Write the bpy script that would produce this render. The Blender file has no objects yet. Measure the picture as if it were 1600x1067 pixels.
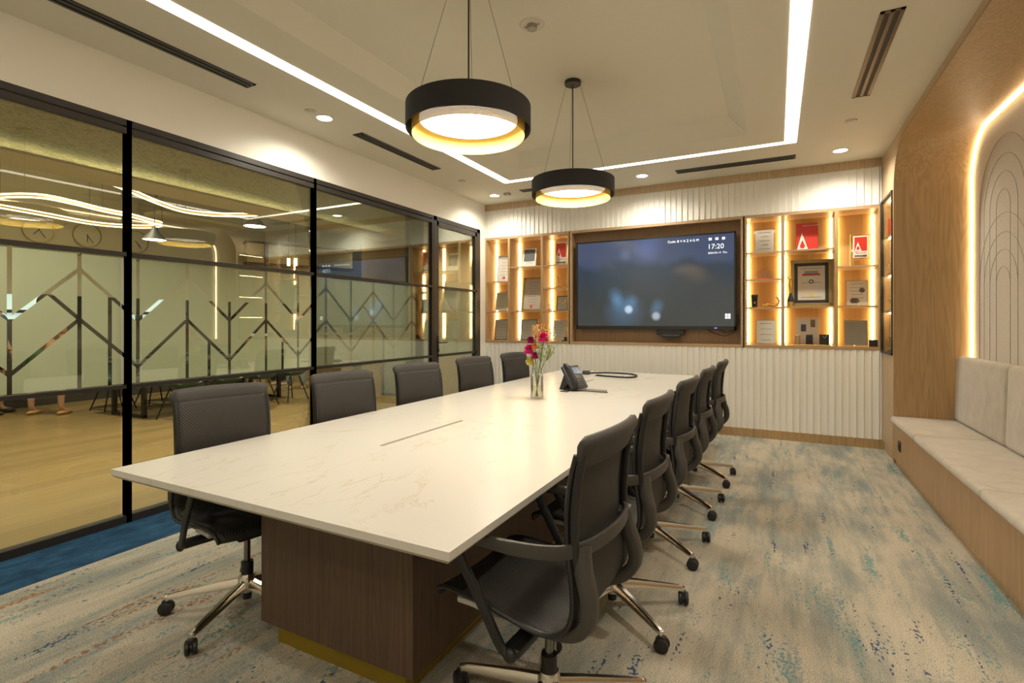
import bpy, bmesh, math, random
from mathutils import Vector, Matrix
random.seed(7)
PI = math.pi
scene = bpy.context.scene
COL = scene.collection
R_ = math.radians

# ------------------------------------------------------------------ camera
FPX, YAW, CY, CAMH = 800.7, R_(27.284), 503.7, 1.35
cam_d = bpy.data.cameras.new('camera')
cam_d.sensor_width = 36.0
cam_d.lens = 36.0 * FPX / 1600.0
cam_d.shift_x = 0.0
cam_d.shift_y = (CY - 533.5) / 1600.0
cam_d.clip_start = 0.05
cam = bpy.data.objects.new('camera', cam_d)
cam.location = (0, 0, CAMH)
cam.rotation_euler = (PI / 2, 0, YAW)
COL.objects.link(cam)
scene.camera = cam

# ------------------------------------------------------------------ view / world
vs = scene.view_settings
scene.display_settings.display_device = 'sRGB'
vs.view_transform = 'Standard'
vs.look = 'None'
vs.exposure = 0.70
vs.gamma = 1.0
vs.use_curve_mapping = False
w = bpy.data.worlds.new('world')
scene.world = w
w.use_nodes = True
w.node_tree.nodes['Background'].inputs[0].default_value = (0.75, 0.85, 1.0, 1)
w.node_tree.nodes['Background'].inputs[1].default_value = 0.25

def light(name, kind, loc, energy, color, size=0.1, rot=(0, 0, 0), spot=None, sy=None, blend=0.5):
    d = bpy.data.lights.new(name, kind)
    d.energy = energy
    d.color = color
    if kind == 'AREA':
        d.size = size
        if sy:
            d.shape = 'RECTANGLE'
            d.size_y = sy
        else:
            d.shape = 'DISK'
    elif kind == 'SPOT':
        d.spot_size = R_(spot)
        d.spot_blend = blend
        d.shadow_soft_size = size
    else:
        d.shadow_soft_size = size
    o = bpy.data.objects.new(name, d)
    o.location = loc
    o.rotation_euler = rot
    COL.objects.link(o)
    return o

WARM = (1.0, 0.80, 0.56)
NEUT = (1.0, 0.93, 0.78)
# recessed downlights of the room: real lamps just below their lenses
DOWN = [(-3.445, 3.17), (-3.46, 6.18), (-1.428, 6.16), (0.58, 6.178), (0.60, 2.2), (-3.445, 0.2), (0.6, -0.9), (-1.4, -1.4)]
for i, (x, y) in enumerate(DOWN):
    light('downlight_lamp', 'SPOT', (x, y, 3.085), 54, NEUT, 0.045, spot=155, blend=0.9)
# pendants: lamp in each drum
PEND = [(-1.40, 2.23), (-1.40, 3.74)]
for x, y in PEND:
    light('pendant_lamp', 'AREA', (x, y, 2.37), 13, (1.0, 0.88, 0.70), 0.46)
# cafe beyond the glass
for (x, y) in [(-5.0, 1.0), (-5.0, 4.2), (-5.0, 6.6), (-8.0, 0.5), (-8.0, 3.5), (-8.3, 6.5), (-8.5, 10.0)]:
    light('cafe_lamp', 'SPOT', (x, y, 2.98 if x > -6 else 3.75), 190, (1.0, 0.88, 0.68), 0.08, spot=130, blend=0.8)

# ------------------------------------------------------------------ geometry helpers
FV = Vector((-math.sin(YAW), math.cos(YAW), 0))
RV = Vector((math.cos(YAW), math.sin(YAW), 0))
OV = Vector((0, 0, CAMH))
def at(px, py, ax, val):
    """point where the sight line of a photo pixel meets the plane axis=val"""
    d = FV * FPX + RV * (px - 800) + Vector((0, 0, 1)) * (CY - py)
    return OV + d * ((val - OV[ax]) / d[ax])

class MB:
    def __init__(self):
        self.bm = bmesh.new()
    def quad(self, pts):
        vs_ = [self.bm.verts.new(p) for p in pts]
        return self.bm.faces.new(vs_)
    def box(self, x0, x1, y0, y1, z0, z1, bev=0, M=None):
        r = bmesh.ops.create_cube(self.bm, size=1)
        v = r['verts']
        for a in v:
            a.co = Vector(((x0 + x1) / 2 + a.co.x * (x1 - x0), (y0 + y1) / 2 + a.co.y * (y1 - y0), (z0 + z1) / 2 + a.co.z * (z1 - z0)))
        if bev:
            es = list({e for a in v for e in a.link_edges})
            rr = bmesh.ops.bevel(self.bm, geom=es, offset=bev, segments=3, affect='EDGES', profile=0.5)
            v = list({a for f in rr['faces'] for a in f.verts} | {a for a in v if a.is_valid})
        if M is not None:
            for a in v:
                if a.is_valid:
                    a.co = M @ a.co
        return v
    def cyl(self, c, r, h, seg=24, r2=None, M=None, cap=True):
        """vertical cylinder / cone from c (base centre) up by h"""
        rr = bmesh.ops.create_cone(self.bm, cap_ends=cap, segments=seg, radius1=r, radius2=r if r2 is None else r2, depth=h)
        for a in rr['verts']:
            a.co = a.co + Vector(c) + Vector((0, 0, h / 2))
            if M is not None:
                a.co = M @ a.co
        return rr['verts']
    def sphere(self, c, r, sc=(1, 1, 1), u=16, v=10, M=None):
        rr = bmesh.ops.create_uvsphere(self.bm, u_segments=u, v_segments=v, radius=r)
        for a in rr['verts']:
            a.co = Vector((a.co.x * sc[0], a.co.y * sc[1], a.co.z * sc[2])) + Vector(c)
            if M is not None:
                a.co = M @ a.co
        return rr['verts']
    def sweep(self, path, sect, side=None, closed=False, cap=True):
        """sweep a section [(u,v)] along path; u is along `side`, v along the normal. sect may be a function of t"""
        P = [Vector(p) for p in path]
        n = len(P)
        rings = []
        prev = None
        for i, p in enumerate(P):
            if closed:
                t = P[(i + 1) % n] - P[i - 1]
            else:
                t = P[min(i + 1, n - 1)] - P[max(i - 1, 0)]
            t.normalize()
            if side is not None:
                s = Vector(side)
                s = s - t * s.dot(t)
                if s.length < 1e-4:
                    s = t.orthogonal()
            else:
                s = prev - t * prev.dot(t) if prev is not None else t.orthogonal()
            s.normalize()
            prev = s
            nn = t.cross(s)
            sc = sect(i / max(1, n - 1)) if callable(sect) else sect
            rings.append([self.bm.verts.new(p + s * u + nn * v) for u, v in sc])
        m = len(rings[0])
        rng = range(n) if closed else range(n - 1)
        for i in rng:
            a, b = rings[i], rings[(i + 1) % n]
            for j in range(m):
                try:
                    self.bm.faces.new((a[j], a[(j + 1) % m], b[(j + 1) % m], b[j]))
                except ValueError:
                    pass
        if cap and not closed:
            self.bm.faces.new(rings[0][::-1])
            self.bm.faces.new(rings[-1])
    def tube(self, path, r, seg=8, closed=False):
        if callable(r):
            f = lambda t: [(r(t) * math.cos(2 * PI * k / seg), r(t) * math.sin(2 * PI * k / seg)) for k in range(seg)]
        else:
            f = [(r * math.cos(2 * PI * k / seg), r * math.sin(2 * PI * k / seg)) for k in range(seg)]
        self.sweep(path, f, closed=closed)
    def lathe(self, prof, c=(0, 0, 0), seg=32, M=None, close=False):
        """revolve [(r,z)] about z"""
        rings = []
        for r, z in prof:
            ring = []
            for k in range(seg):
                a = 2 * PI * k / seg
                p = Vector((r * math.cos(a), r * math.sin(a), z)) + Vector(c)
                if M is not None:
                    p = M @ p
                ring.append(self.bm.verts.new(p))
            rings.append(ring)
        nr = len(rings)
        for i in range(nr if close else nr - 1):
            for k in range(seg):
                self.bm.faces.new((rings[i][k], rings[i][(k + 1) % seg], rings[(i + 1) % nr][(k + 1) % seg], rings[(i + 1) % nr][k]))
    def poly(self, pts, ext=None):
        vs_ = [self.bm.verts.new(p) for p in pts]
        f = self.bm.faces.new(vs_)
        if ext is not None:
            r = bmesh.ops.extrude_face_region(self.bm, geom=[f])
            for a in r['geom']:
                if isinstance(a, bmesh.types.BMVert):
                    a.co += Vector(ext)
    def build(self, name, mat, parent=None, smooth=False, weld=True):
        if weld:
            bmesh.ops.remove_doubles(self.bm, verts=self.bm.verts, dist=1e-6)
        bmesh.ops.recalc_face_normals(self.bm, faces=self.bm.faces)
        me = bpy.data.meshes.new(name)
        self.bm.to_mesh(me)
        self.bm.free()
        if smooth:
            for p in me.polygons:
                p.use_smooth = True
            if smooth != 'all':
                try:
                    me.set_sharp_from_angle(angle=R_(40))
                except Exception:
                    pass
        me.materials.append(mat)
        o = bpy.data.objects.new(name, me)
        COL.objects.link(o)
        if parent is not None:
            o.parent = parent
        return o

def tag(o, label=None, cat=None, group=None, kind=None):
    if label: o['label'] = label
    if cat: o['category'] = cat
    if group: o['group'] = group
    if kind: o['kind'] = kind
    return o
def empty(name, loc=(0, 0, 0), rz=0, label=None, cat=None, group=None, kind=None):
    o = bpy.data.objects.new(name, None)
    o.empty_display_size = 0.1
    o.location = loc
    o.rotation_euler = (0, 0, rz)
    COL.objects.link(o)
    return tag(o, label, cat, group, kind)
def copy_tree(o, parent=None):
    c = o.copy()
    COL.objects.link(c)
    if parent is not None:
        c.parent = parent
    for ch in list(o.children):
        copy_tree(ch, c)
    return c
def smooth_path(pts, n=6, closed=False):
    P = [Vector(p) for p in pts]
    out = []
    N = len(P)
    for i in range(N if closed else N - 1):
        if closed:
            p0, p1, p2, p3 = P[i - 1], P[i], P[(i + 1) % N], P[(i + 2) % N]
        else:
            p0, p1, p2, p3 = P[max(i - 1, 0)], P[i], P[i + 1], P[min(i + 2, N - 1)]
        for k in range(n):
            t = k / n
            out.append(0.5 * ((2 * p1) + (p2 - p0) * t + (2 * p0 - 5 * p1 + 4 * p2 - p3) * t * t + (3 * p1 - p0 - 3 * p2 + p3) * t ** 3))
    if not closed:
        out.append(P[-1])
    return out
def rrect(w_, h_, r=0.3):
    """rounded rectangle section, full sizes w_ x h_"""
    q = min(w_, h_) * r
    out = []
    for cx, cy, a0 in ((w_ / 2 - q, h_ / 2 - q, 0), (-w_ / 2 + q, h_ / 2 - q, 90), (-w_ / 2 + q, -h_ / 2 + q, 180), (w_ / 2 - q, -h_ / 2 + q, 270)):
        for k in range(3):
            a = R_(a0 + 45 * k)
            out.append((cx + q * math.cos(a), cy + q * math.sin(a)))
    return out

# ------------------------------------------------------------------ materials
MATS = {}
def nt(m):
    m.use_nodes = True
    return m.node_tree.nodes, m.node_tree.links, m.node_tree.nodes['Principled BSDF']
def mat(name, col, rough=0.5, metal=0.0, emit=None, es=0, trans=0, alpha=1, spec=0.5, coat=0, ior=None):
    if name in MATS: return MATS[name]
    m = bpy.data.materials.new(name)
    n, l, b = nt(m)
    b.inputs['Base Color'].default_value = (*col, 1)
    b.inputs['Roughness'].default_value = rough
    b.inputs['Metallic'].default_value = metal
    b.inputs['Specular IOR Level'].default_value = spec
    b.inputs['Transmission Weight'].default_value = trans
    b.inputs['Alpha'].default_value = alpha
    b.inputs['Coat Weight'].default_value = coat
    if ior: b.inputs['IOR'].default_value = ior
    if emit:
        b.inputs['Emission Color'].default_value = (*emit, 1)
        b.inputs['Emission Strength'].default_value = es
    MATS[name] = m
    return m
def node(n, t, **kw):
    x = n.new(t)
    for k, v in kw.items():
        setattr(x, k, v)
    return x
def coords(n, l, scale=(1, 1, 1), rot=(0, 0, 0), kind='Object'):
    tc = n.new('ShaderNodeTexCoord')
    mp = n.new('ShaderNodeMapping')
    mp.inputs['Scale'].default_value = scale
    mp.inputs['Rotation'].default_value = rot
    l.new(tc.outputs[kind], mp.inputs['Vector'])
    return mp.outputs['Vector']
def noise(n, l, vec, scale, detail=4, rough=0.55, dist=0):
    t = n.new('ShaderNodeTexNoise')
    t.inputs['Scale'].default_value = scale
    t.inputs['Detail'].default_value = detail
    t.inputs['Roughness'].default_value = rough
    t.inputs['Distortion'].default_value = dist
    l.new(vec, t.inputs['Vector'])
    return t.outputs['Fac']
def ramp(n, l, fac, stops):
    r = n.new('ShaderNodeValToRGB')
    e = r.color_ramp.elements
    while len(e) < len(stops): e.new(0.5)
    for i, (p, c) in enumerate(stops):
        e[i].position = p
        e[i].color = (*c, 1) if len(c) == 3 else c
    l.new(fac, r.inputs[0])
    return r.outputs[0]
def mixc(n, l, fac, a, b, mode='MIX'):
    m = n.new('ShaderNodeMix')
    m.data_type = 'RGBA'
    m.blend_type = mode
    for sock, v in ((m.inputs[0], fac), (m.inputs[6], a), (m.inputs[7], b)):
        if isinstance(v, (int, float)): sock.default_value = v
        elif isinstance(v, tuple): sock.default_value = (*v, 1)
        else: l.new(v, sock)
    return m.outputs[2]
def bump(n, l, b, h, s=0.3, d=0.01):
    x = n.new('ShaderNodeBump')
    x.inputs['Strength'].default_value = s
    x.inputs['Distance'].default_value = d
    l.new(h, x.inputs['Height'])
    l.new(x.outputs[0], b.inputs['Normal'])

def wood(name, c1, c2, axis='z', rough=0.45, scale=1.0, figure=0.5, board=0.0):
    if name in MATS: return MATS[name]
    m = bpy.data.materials.new(name)
    n, l, b = nt(m)
    s = {'z': (9, 9, 0.55), 'y': (9, 0.55, 9), 'x': (0.55, 9, 9)}[axis]
    v = coords(n, l, tuple(k * scale for k in s))
    big = noise(n, l, v, 1.0, 3, 0.5, 1.2)
    # cathedral figure: rings of a slow noise
    mm = n.new('ShaderNodeMath'); mm.operation = 'MULTIPLY'; mm.inputs[1].default_value = 9.0
    l.new(big, mm.inputs[0])
    fr = n.new('ShaderNodeMath'); fr.operation = 'PINGPONG'; fr.inputs[1].default_value = 0.5
    l.new(mm.outputs[0], fr.inputs[0])
    fine = noise(n, l, coords(n, l, tuple(k * scale * (7 if k > 1 else 1.5) for k in s)), 1.6, 3, 0.6)
    add = n.new('ShaderNodeMath'); add.operation = 'MULTIPLY_ADD'
    add.inputs[1].default_value = figure
    l.new(fr.outputs[0], add.inputs[0]); l.new(fine, add.inputs[2])
    c = ramp(n, l, add.outputs[0], [(0.35, c1), (0.5 + .25 * figure, tuple((a + d) / 2 for a, d in zip(c1, c2))), (0.65 + .5 * figure, c2)])
    if board:
        v2 = coords(n, l, (1 / board, 1 / board, 1 / board))
        sp = n.new('ShaderNodeSeparateXYZ'); l.new(v2, sp.inputs[0])
        ff = n.new('ShaderNodeMath'); ff.operation = 'FLOOR'
        l.new(sp.outputs[1 if axis != 'y' else 0], ff.inputs[0])
        wn = n.new('ShaderNodeTexWhiteNoise'); wn.noise_dimensions = '1D'
        l.new(ff.outputs[0], wn.inputs['W'])
        k = ramp(n, l, wn.outputs['Value'], [(0, (0.86, 0.86, 0.86)), (1, (1.08, 1.08, 1.08))])
        c = mixc(n, l, 1.0, c, k, 'MULTIPLY')
    l.new(c, b.inputs['Base Color'])
    b.inputs['Roughness'].default_value = rough
    bump(n, l, b, fine, 0.08, 0.004)
    MATS[name] = m
    return m

OAK = wood('light_oak_veneer', (0.475, 0.32, 0.158), (0.355, 0.23, 0.105), 'z', figure=.9, scale=.9)
OAKP = wood('pale_oak_veneer', (0.56, 0.42, 0.27), (0.43, 0.30, 0.17), 'z', figure=0.2)
OAKY = wood('oak_veneer_long', (0.47, 0.315, 0.155), (0.33, 0.21, 0.092), 'y')
OAKX = wood('oak_veneer_cross', (0.47, 0.32, 0.18), (0.36, 0.23, 0.12), 'x', figure=0.2)
OAKM = wood('oak_media_back', (0.33, 0.205, 0.11), (0.24, 0.14, 0.07), 'z', figure=0.25)
WALNUT = wood('dark_walnut_veneer', (0.125, 0.075, 0.045), (0.07, 0.041, 0.026), 'z', rough=0.5, figure=0.4)
WHITE = mat('white_wall_paint', (0.80, 0.78, 0.70), 0.75)
CEIL = mat('ceiling_paint', (0.70, 0.665, 0.56), 0.85)
FLUTE = mat('white_fluted_board', (0.82, 0.80, 0.74), 0.42)
BLACKF = mat('black_frame_metal', (0.030, 0.025, 0.022), 0.42, 0.2)
PLBLK = mat('black_plastic', (0.014, 0.014, 0.015), 0.42)
PLGRY = mat('graphite_plastic', (0.050, 0.046, 0.041), 0.48)
CHROME = mat('polished_aluminium', (0.78, 0.74, 0.68), 0.16, 1.0)
GOLD = mat('brushed_gold', (0.46, 0.34, 0.05), 0.42, 0.85)
GOLDS = mat('shiny_gold', (0.85, 0.58, 0.18), 0.22, 1.0)
SUEDE = None
def _suede():
    m = bpy.data.materials.new('cream_suede')
    n, l, b = nt(m)
    f = noise(n, l, coords(n, l, (1, 1, 1)), 7, 5, 0.6, 0.8)
    f2 = noise(n, l, coords(n, l, (1, 1, 1)), 160, 2, 0.5)
    c = ramp(n, l, f, [(0.3, (0.40, 0.35, 0.275)), (0.55, (0.47, 0.415, 0.33)), (0.75, (0.52, 0.46, 0.37))])
    l.new(c, b.inputs['Base Color'])
    b.inputs['Roughness'].default_value = 0.9
    b.inputs['Sheen Weight'].default_value = 0.4
    bump(n, l, b, f2, 0.15, 0.003)
    return m
SUEDE = _suede()
def _fabric():
    m = bpy.data.materials.new('niche_fabric')
    n, l, b = nt(m)
    f2 = noise(n, l, coords(n, l, (1, 60, 400)), 1, 3, 0.5)
    c = ramp(n, l, f2, [(0.3, (0.60, 0.54, 0.45)), (0.7, (0.70, 0.64, 0.55))])
    l.new(c, b.inputs['Base Color'])
    b.inputs['Roughness'].default_value = 0.9
    return m
NFAB = _fabric()
def _quartz():
    m = bpy.data.materials.new('white_veined_quartz')
    n, l, b = nt(m)
    v = coords(n, l, (1, 1, 1))
    a = noise(n, l, v, 0.85, 6, 0.62, 2.2)
    r = ramp(n, l, a, [(0.0, (0, 0, 0)), (0.484, (0, 0, 0)), (0.498, (1, 1, 1)), (0.512, (0, 0, 0)), (1.0, (0, 0, 0))])
    a2 = noise(n, l, v, 1.7, 3, 0.5, 0.6)
    r2 = ramp(n, l, a2, [(0.42, (0, 0, 0)), (0.62, (1, 1, 1))])
    f = mixc(n, l, 1.0, r, r2, 'MULTIPLY')
    c = mixc(n, l, f, (0.62, 0.60, 0.55), (0.54, 0.47, 0.35))
    c2 = noise(n, l, v, 1.2, 4, 0.5)
    c = mixc(n, l, ramp(n, l, c2, [(0.3, (0, 0, 0)), (0.8, (0.35, 0.35, 0.35))]), c, (0.57, 0.545, 0.495))
    l.new(c, b.inputs['Base Color'])
    b.inputs['Roughness'].default_value = 0.27
    return m
QUARTZ = _quartz()
def _carpet():
    m = bpy.data.materials.new('patterned_carpet')
    n, l, b = nt(m)
    base = noise(n, l, coords(n, l, (2.2, 0.9, 1)), 1.3, 5, 0.62, 0.4)
    stre = noise(n, l, coords(n, l, (14, 1.4, 1)), 1.0, 5, 0.68, 0.3)
    ad = n.new('ShaderNodeMath'); ad.operation = 'MULTIPLY_ADD'; ad.inputs[1].default_value = 0.6
    l.new(stre, ad.inputs[0]); l.new(base, ad.inputs[2])
    c = ramp(n, l, ad.outputs[0], [(0.60, (0.25, 0.27, 0.25)), (0.74, (0.345, 0.34, 0.29)), (0.84, (0.45, 0.41, 0.33)), (1.0, (0.52, 0.465, 0.37))])
    # grain
    g = noise(n, l, coords(n, l, (1, 1, 1)), 210, 2, 0.6)
    gr = ramp(n, l, g, [(0.33, (0.48, 0.49, 0.49)), (0.5, (1.0, 1.0, 1.0)), (0.67, (1.28, 1.26, 1.2))])
    # coloured flecks in dashes along the room
    def fleck(c, col, off, sx, sy, th, amt, side=None):
        tc = n.new('ShaderNodeTexCoord'); mp = n.new('ShaderNodeMapping')
        mp.inputs['Location'].default_value = off
        mp.inputs['Scale'].default_value = (sx, sy, 1)
        l.new(tc.outputs['Object'], mp.inputs['Vector'])
        a = noise(n, l, mp.outputs[0], 1.0, 4, 0.6, 0.2)
        sp = noise(n, l, coords(n, l, (1.0, 0.62, 1)), 75, 1, 0.5)
        ad2 = n.new('ShaderNodeMath'); ad2.operation = 'MULTIPLY_ADD'; ad2.inputs[1].default_value = 0.5
        l.new(sp, ad2.inputs[0]); l.new(a, ad2.inputs[2])
        mk = ramp(n, l, ad2.outputs[0], [(th, (0, 0, 0)), (th + 0.025, (amt, amt, amt))])
        if side:
            sx_ = n.new('ShaderNodeSeparateXYZ'); tc2 = n.new('ShaderNodeTexCoord')
            l.new(tc2.outputs['Object'], sx_.inputs[0])
            mr = n.new('ShaderNodeMapRange')
            mr.inputs['From Min'].default_value = side[0]; mr.inputs['From Max'].default_value = side[1]
            l.new(sx_.outputs[0], mr.inputs['Value'])
            mk = mixc(n, l, 1.0, mk, mr.outputs[0], 'MULTIPLY')
        return mixc(n, l, mk, c, col)
    c = fleck(c, (0.12, 0.27, 0.27), (3, 1, 0), 9, 1.6, 0.885, 0.75)
    c = fleck(c, (0.17, 0.24, 0.27), (9, 5, 0), 7, 1.1, 0.87, 0.5)
    c = fleck(c, (0.30, 0.14, 0.06), (13, 2, 0), 17, 1.1, 0.90, 0.85, (-1.0, -2.2))
    c = fleck(c, (0.03, 0.07, 0.15), (21, 8, 0), 15, 1.3, 0.93, 0.9)
    c = mixc(n, l, 1.0, c, gr, 'MULTIPLY')
    l.new(c, b.inputs['Base Color'])
    b.inputs['Roughness'].default_value = 0.95
    b.inputs['Specular IOR Level'].default_value = 0.1
    bump(n, l, b, g, 0.6, 0.006)
    return m
CARPET = _carpet()
def _blue():
    m = bpy.data.materials.new('blue_carpet')
    n, l, b = nt(m)
    g = noise(n, l, coords(n, l, (1, 1, 1)), 190, 2, 0.6)
    a = noise(n, l, coords(n, l, (2, 1.2, 1)), 5, 5, 0.65, 0.5)
    c = ramp(n, l, a, [(0.3, (0.012, 0.036, 0.075)), (0.55, (0.022, 0.068, 0.135)), (0.75, (0.035, 0.105, 0.19))])
    gr = ramp(n, l, g, [(0.34, (0.6, 0.6, 0.6)), (0.6, (1.15, 1.15, 1.15))])
    l.new(mixc(n, l, 1.0, c, gr, 'MULTIPLY'), b.inputs['Base Color'])
    b.inputs['Roughness'].default_value = 0.95
    b.inputs['Specular IOR Level'].default_value = 0.1
    bump(n, l, b, g, 0.6, 0.006)
    return m
BLUEC = _blue()
def _glass(name, tint, refl=1.0, base=0.06):
    m = bpy.data.materials.new(name)
    m.use_nodes = True
    n, l = m.node_tree.nodes, m.node_tree.links
    n.clear()
    out = n.new('ShaderNodeOutputMaterial')
    tr = n.new('ShaderNodeBsdfTransparent'); tr.inputs[0].default_value = (*tint, 1)
    gl = n.new('ShaderNodeBsdfGlossy'); gl.inputs['Roughness'].default_value = 0.0
    gl.inputs[0].default_value = (1, 1, 1, 1)
    fr = n.new('ShaderNodeFresnel'); fr.inputs['IOR'].default_value = 1.5
    mu = n.new('ShaderNodeMath'); mu.operation = 'MULTIPLY_ADD'; mu.inputs[1].default_value = refl; mu.inputs[2].default_value = base
    mu.use_clamp = True
    l.new(fr.outputs[0], mu.inputs[0])
    mx = n.new('ShaderNodeMixShader')
    l.new(mu.outputs[0], mx.inputs[0]); l.new(tr.outputs[0], mx.inputs[1]); l.new(gl.outputs[0], mx.inputs[2])
    l.new(mx.outputs[0], out.inputs[0])
    return m
GLASS = _glass('partition_glass', (0.90, 0.94, 0.85), 0.75, 0.015)
CLEAR = _glass('clear_acrylic', (0.93, 0.93, 0.91), 1.0, 0.02)
def _film():
    m = bpy.data.materials.new('frosted_film')
    n, l, b = nt(m)
    out = [x for x in n if x.type == 'OUTPUT_MATERIAL'][0]
    b.inputs['Base Color'].default_value = (0.51, 0.53, 0.455, 1)
    b.inputs['Roughness'].default_value = 0.55
    t = n.new('ShaderNodeBsdfTranslucent'); t.inputs[0].default_value = (0.53, 0.55, 0.47, 1)
    mx = n.new('ShaderNodeMixShader'); mx.inputs[0].default_value = 0.45
    l.new(b.outputs[0], mx.inputs[1]); l.new(t.outputs[0], mx.inputs[2]); l.new(mx.outputs[0], out.inputs[0])
    return m
FILM = _film()
def _meshfab(name, alpha):
    m = bpy.data.materials.new(name)
    n, l, b = nt(m)
    v = coords(n, l, (1, 1, 1))
    wv = n.new('ShaderNodeTexWave'); wv.wave_type = 'BANDS'; wv.bands_direction = 'DIAGONAL'
    wv.inputs['Scale'].default_value = 55; wv.inputs['Distortion'].default_value = 0.0
    l.new(v, wv.inputs['Vector'])
    c = ramp(n, l, wv.outputs['Fac'], [(0.25, (0.008, 0.008, 0.008)), (0.6, (0.022, 0.020, 0.019)), (0.95, (0.062, 0.055, 0.047))])
    l.new(c, b.inputs['Base Color'])
    b.inputs['Roughness'].default_value = 0.6
    b.inputs['Alpha'].default_value = alpha
    bump(n, l, b, wv.outputs['Fac'], 0.3, 0.003)
    return m
MESHF = _meshfab('black_mesh_fabric', 0.93)
def emis(name, col, s):
    return mat(name, (0.8, 0.8, 0.8), 0.5, emit=col, es=s)
E_STRIP = emis('ceiling_strip_glow', (1.0, 0.86, 0.72), 3.6)
E_DOWN = emis('downlight_lens_glow', (1.0, 0.95, 0.86), 9.0)
E_PEND = emis('pendant_diffuser_glow', (1.0, 0.93, 0.78), 3.6)
E_LED = emis('warm_led_glow', (1.0, 0.70, 0.33), 12.0)
E_NICHE = emis('niche_led_glow', (1.0, 0.76, 0.48), 11.0)
E_COVE = emis('cove_led_glow', (1.0, 0.82, 0.45), 14.0)
E_NEON = emis('neon_tube_glow', (1.0, 0.80, 0.45), 3.0)

# ------------------------------------------------------------------ room constants
D, W, XR, ZC = 6.665, -3.883, 1.0, 3.105
YN = -2.4

# floor
b = MB(); b.box(-3.41, 1.645, YN, D + .05, -0.06, 0.0)
tag(b.build('floor', CARPET), kind='structure')
b = MB(); b.box(W - 0.03, -3.41, YN, D + .05, -0.06, 0.0)
tag(b.build('floor', BLUEC), kind='structure')

# ceiling with shallow sloped tray
tx0, tx1, ty0, ty1 = -2.63, -0.237, -0.6, 5.263
ux0, ux1, uy0, uy1, uz = -2.50, -0.385, -0.4, 5.02, 3.215
b = MB()
X0, X1, Y0, Y1 = W - .1, XR + .7, YN, D + .5
b.quad([(X0, Y0, ZC), (tx0, Y0, ZC), (tx0, Y1, ZC), (X0, Y1, ZC)])
b.quad([(tx1, Y0, ZC), (X1, Y0, ZC), (X1, Y1, ZC), (tx1, Y1, ZC)])
b.quad([(tx0, Y0, ZC), (tx1, Y0, ZC), (tx1, ty0, ZC), (tx0, ty0, ZC)])
b.quad([(tx0, ty1, ZC), (tx1, ty1, ZC), (tx1, Y1, ZC), (tx0, Y1, ZC)])
o_, i_ = [(tx0, ty0), (tx1, ty0), (tx1, ty1), (tx0, ty1)], [(ux0, uy0), (ux1, uy0), (ux1, uy1), (ux0, uy1)]
for k in range(4):
    a, c = o_[k], o_[(k + 1) % 4]; e, f = i_[k], i_[(k + 1) % 4]
    b.quad([(*a, ZC), (*c, ZC), (*f, uz), (*e, uz)])
b.quad([(*p, uz) for p in i_])
b.box(X0, X1, Y0, Y1, uz + .01, uz + .06)
tag(b.build('ceiling', CEIL), kind='structure')

# continuous light strip set in the ceiling
b = MB()
for (x0, x1, y0, y1) in ((-3.044, -2.940, -0.95, 5.706), (0.07, 0.174, -0.95, 5.706), (-2.940, 0.07, 5.631, 5.706), (-2.940, 0.07, -0.95, -0.875)):
    b.box(x0, x1, y0, y1, ZC - .003, ZC + .0)
tag(b.build('ceiling_light_strip', E_STRIP), 'rectangular run of glowing white strip light set flush in the ceiling', 'ceiling light')

# walls
b = MB(); b.box(W - .12, W, YN, D + .4, 2.715, ZC + .02); b.box(W - .12, W, 6.506, D + .4, 0, 2.715)
tag(b.build('wall_left', WHITE), kind='structure')
b = MB(); b.box(W - .12, XR + .7, YN - .1, YN, 0, ZC + .1)
tag(b.build('wall_near', WHITE), kind='structure')

def flutes(b, x0, x1, z0, z1):
    x = x0; p = 0.0675; k = 0
    while x < x1 - 1e-4:
        xe = min(x + p, x1)
        d = [0.016, 0.012, 0.018][k % 3]
        b.poly([(x, D, z0), (xe - .003, D - d, z0), (xe, D, z0)], (0, 0, z1 - z0))
        x = xe; k += 1
b = MB()
b.box(W, XR + .05, D, D + .03, 0.1, 1.05); b.box(W, XR + .05, D, D + .03, 2.61, 3.02)
b.box(W, XR + .05, D + .37, D + .45, 0, ZC)
flutes(b, W, XR, 0.1, 1.05); flutes(b, W, XR, 2.61, 3.015)
tag(b.build('wall_back', FLUTE), kind='structure')
b = MB(); b.box(W, XR, D - .022, D, 3.015, ZC)
tag(b.build('trim_1', OAKP), kind='structure')
b = MB(); b.box(W, XR + .06, D - .014, D + .02, 0, 0.1)
tag(b.build('baseboard_back', OAK), kind='structure')

# right wall: oak face with a deep arched-corner niche and a glazed cabinet opening
NY, NR, NZ, XB, NY0 = 6.045, 0.42, 3.035, 1.585, -1.6
def arch_pts(inset=0.0):
    """y,z outline of the niche opening from bottom near to bottom far"""
    pts = [(NY0 + inset, 0.0)]
    for k in range(0, 13):
        a = PI - PI / 2 * k / 12
        pts.append((NY0 + NR + (NR - inset) * math.cos(a), NZ - NR + (NR - inset) * math.sin(a)))
    for k in range(0, 13):
        a = PI / 2 - PI / 2 * k / 12
        pts.append((NY - NR + (NR - inset) * math.cos(a), NZ - NR + (NR - inset) * math.sin(a)))
    pts.append((NY - inset, 0.0))
    return pts
AP = arch_pts()
b = MB()
for k in range(1, len(AP) - 2):
    (y0, z0), (y1, z1) = AP[k], AP[k + 1]
    b.quad([(XR, y0, z0), (XR, y1, z1), (XR, y1, ZC), (XR, y0, ZC)])
b.quad([(XR, YN, 0), (XR, NY0, 0), (XR, NY0, ZC), (XR, YN, ZC)])
b.quad([(XR, NY, 0.47), (XR, NY, ZC), (XR, 6.085, ZC), (XR, 6.085, 0.47)])
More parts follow.
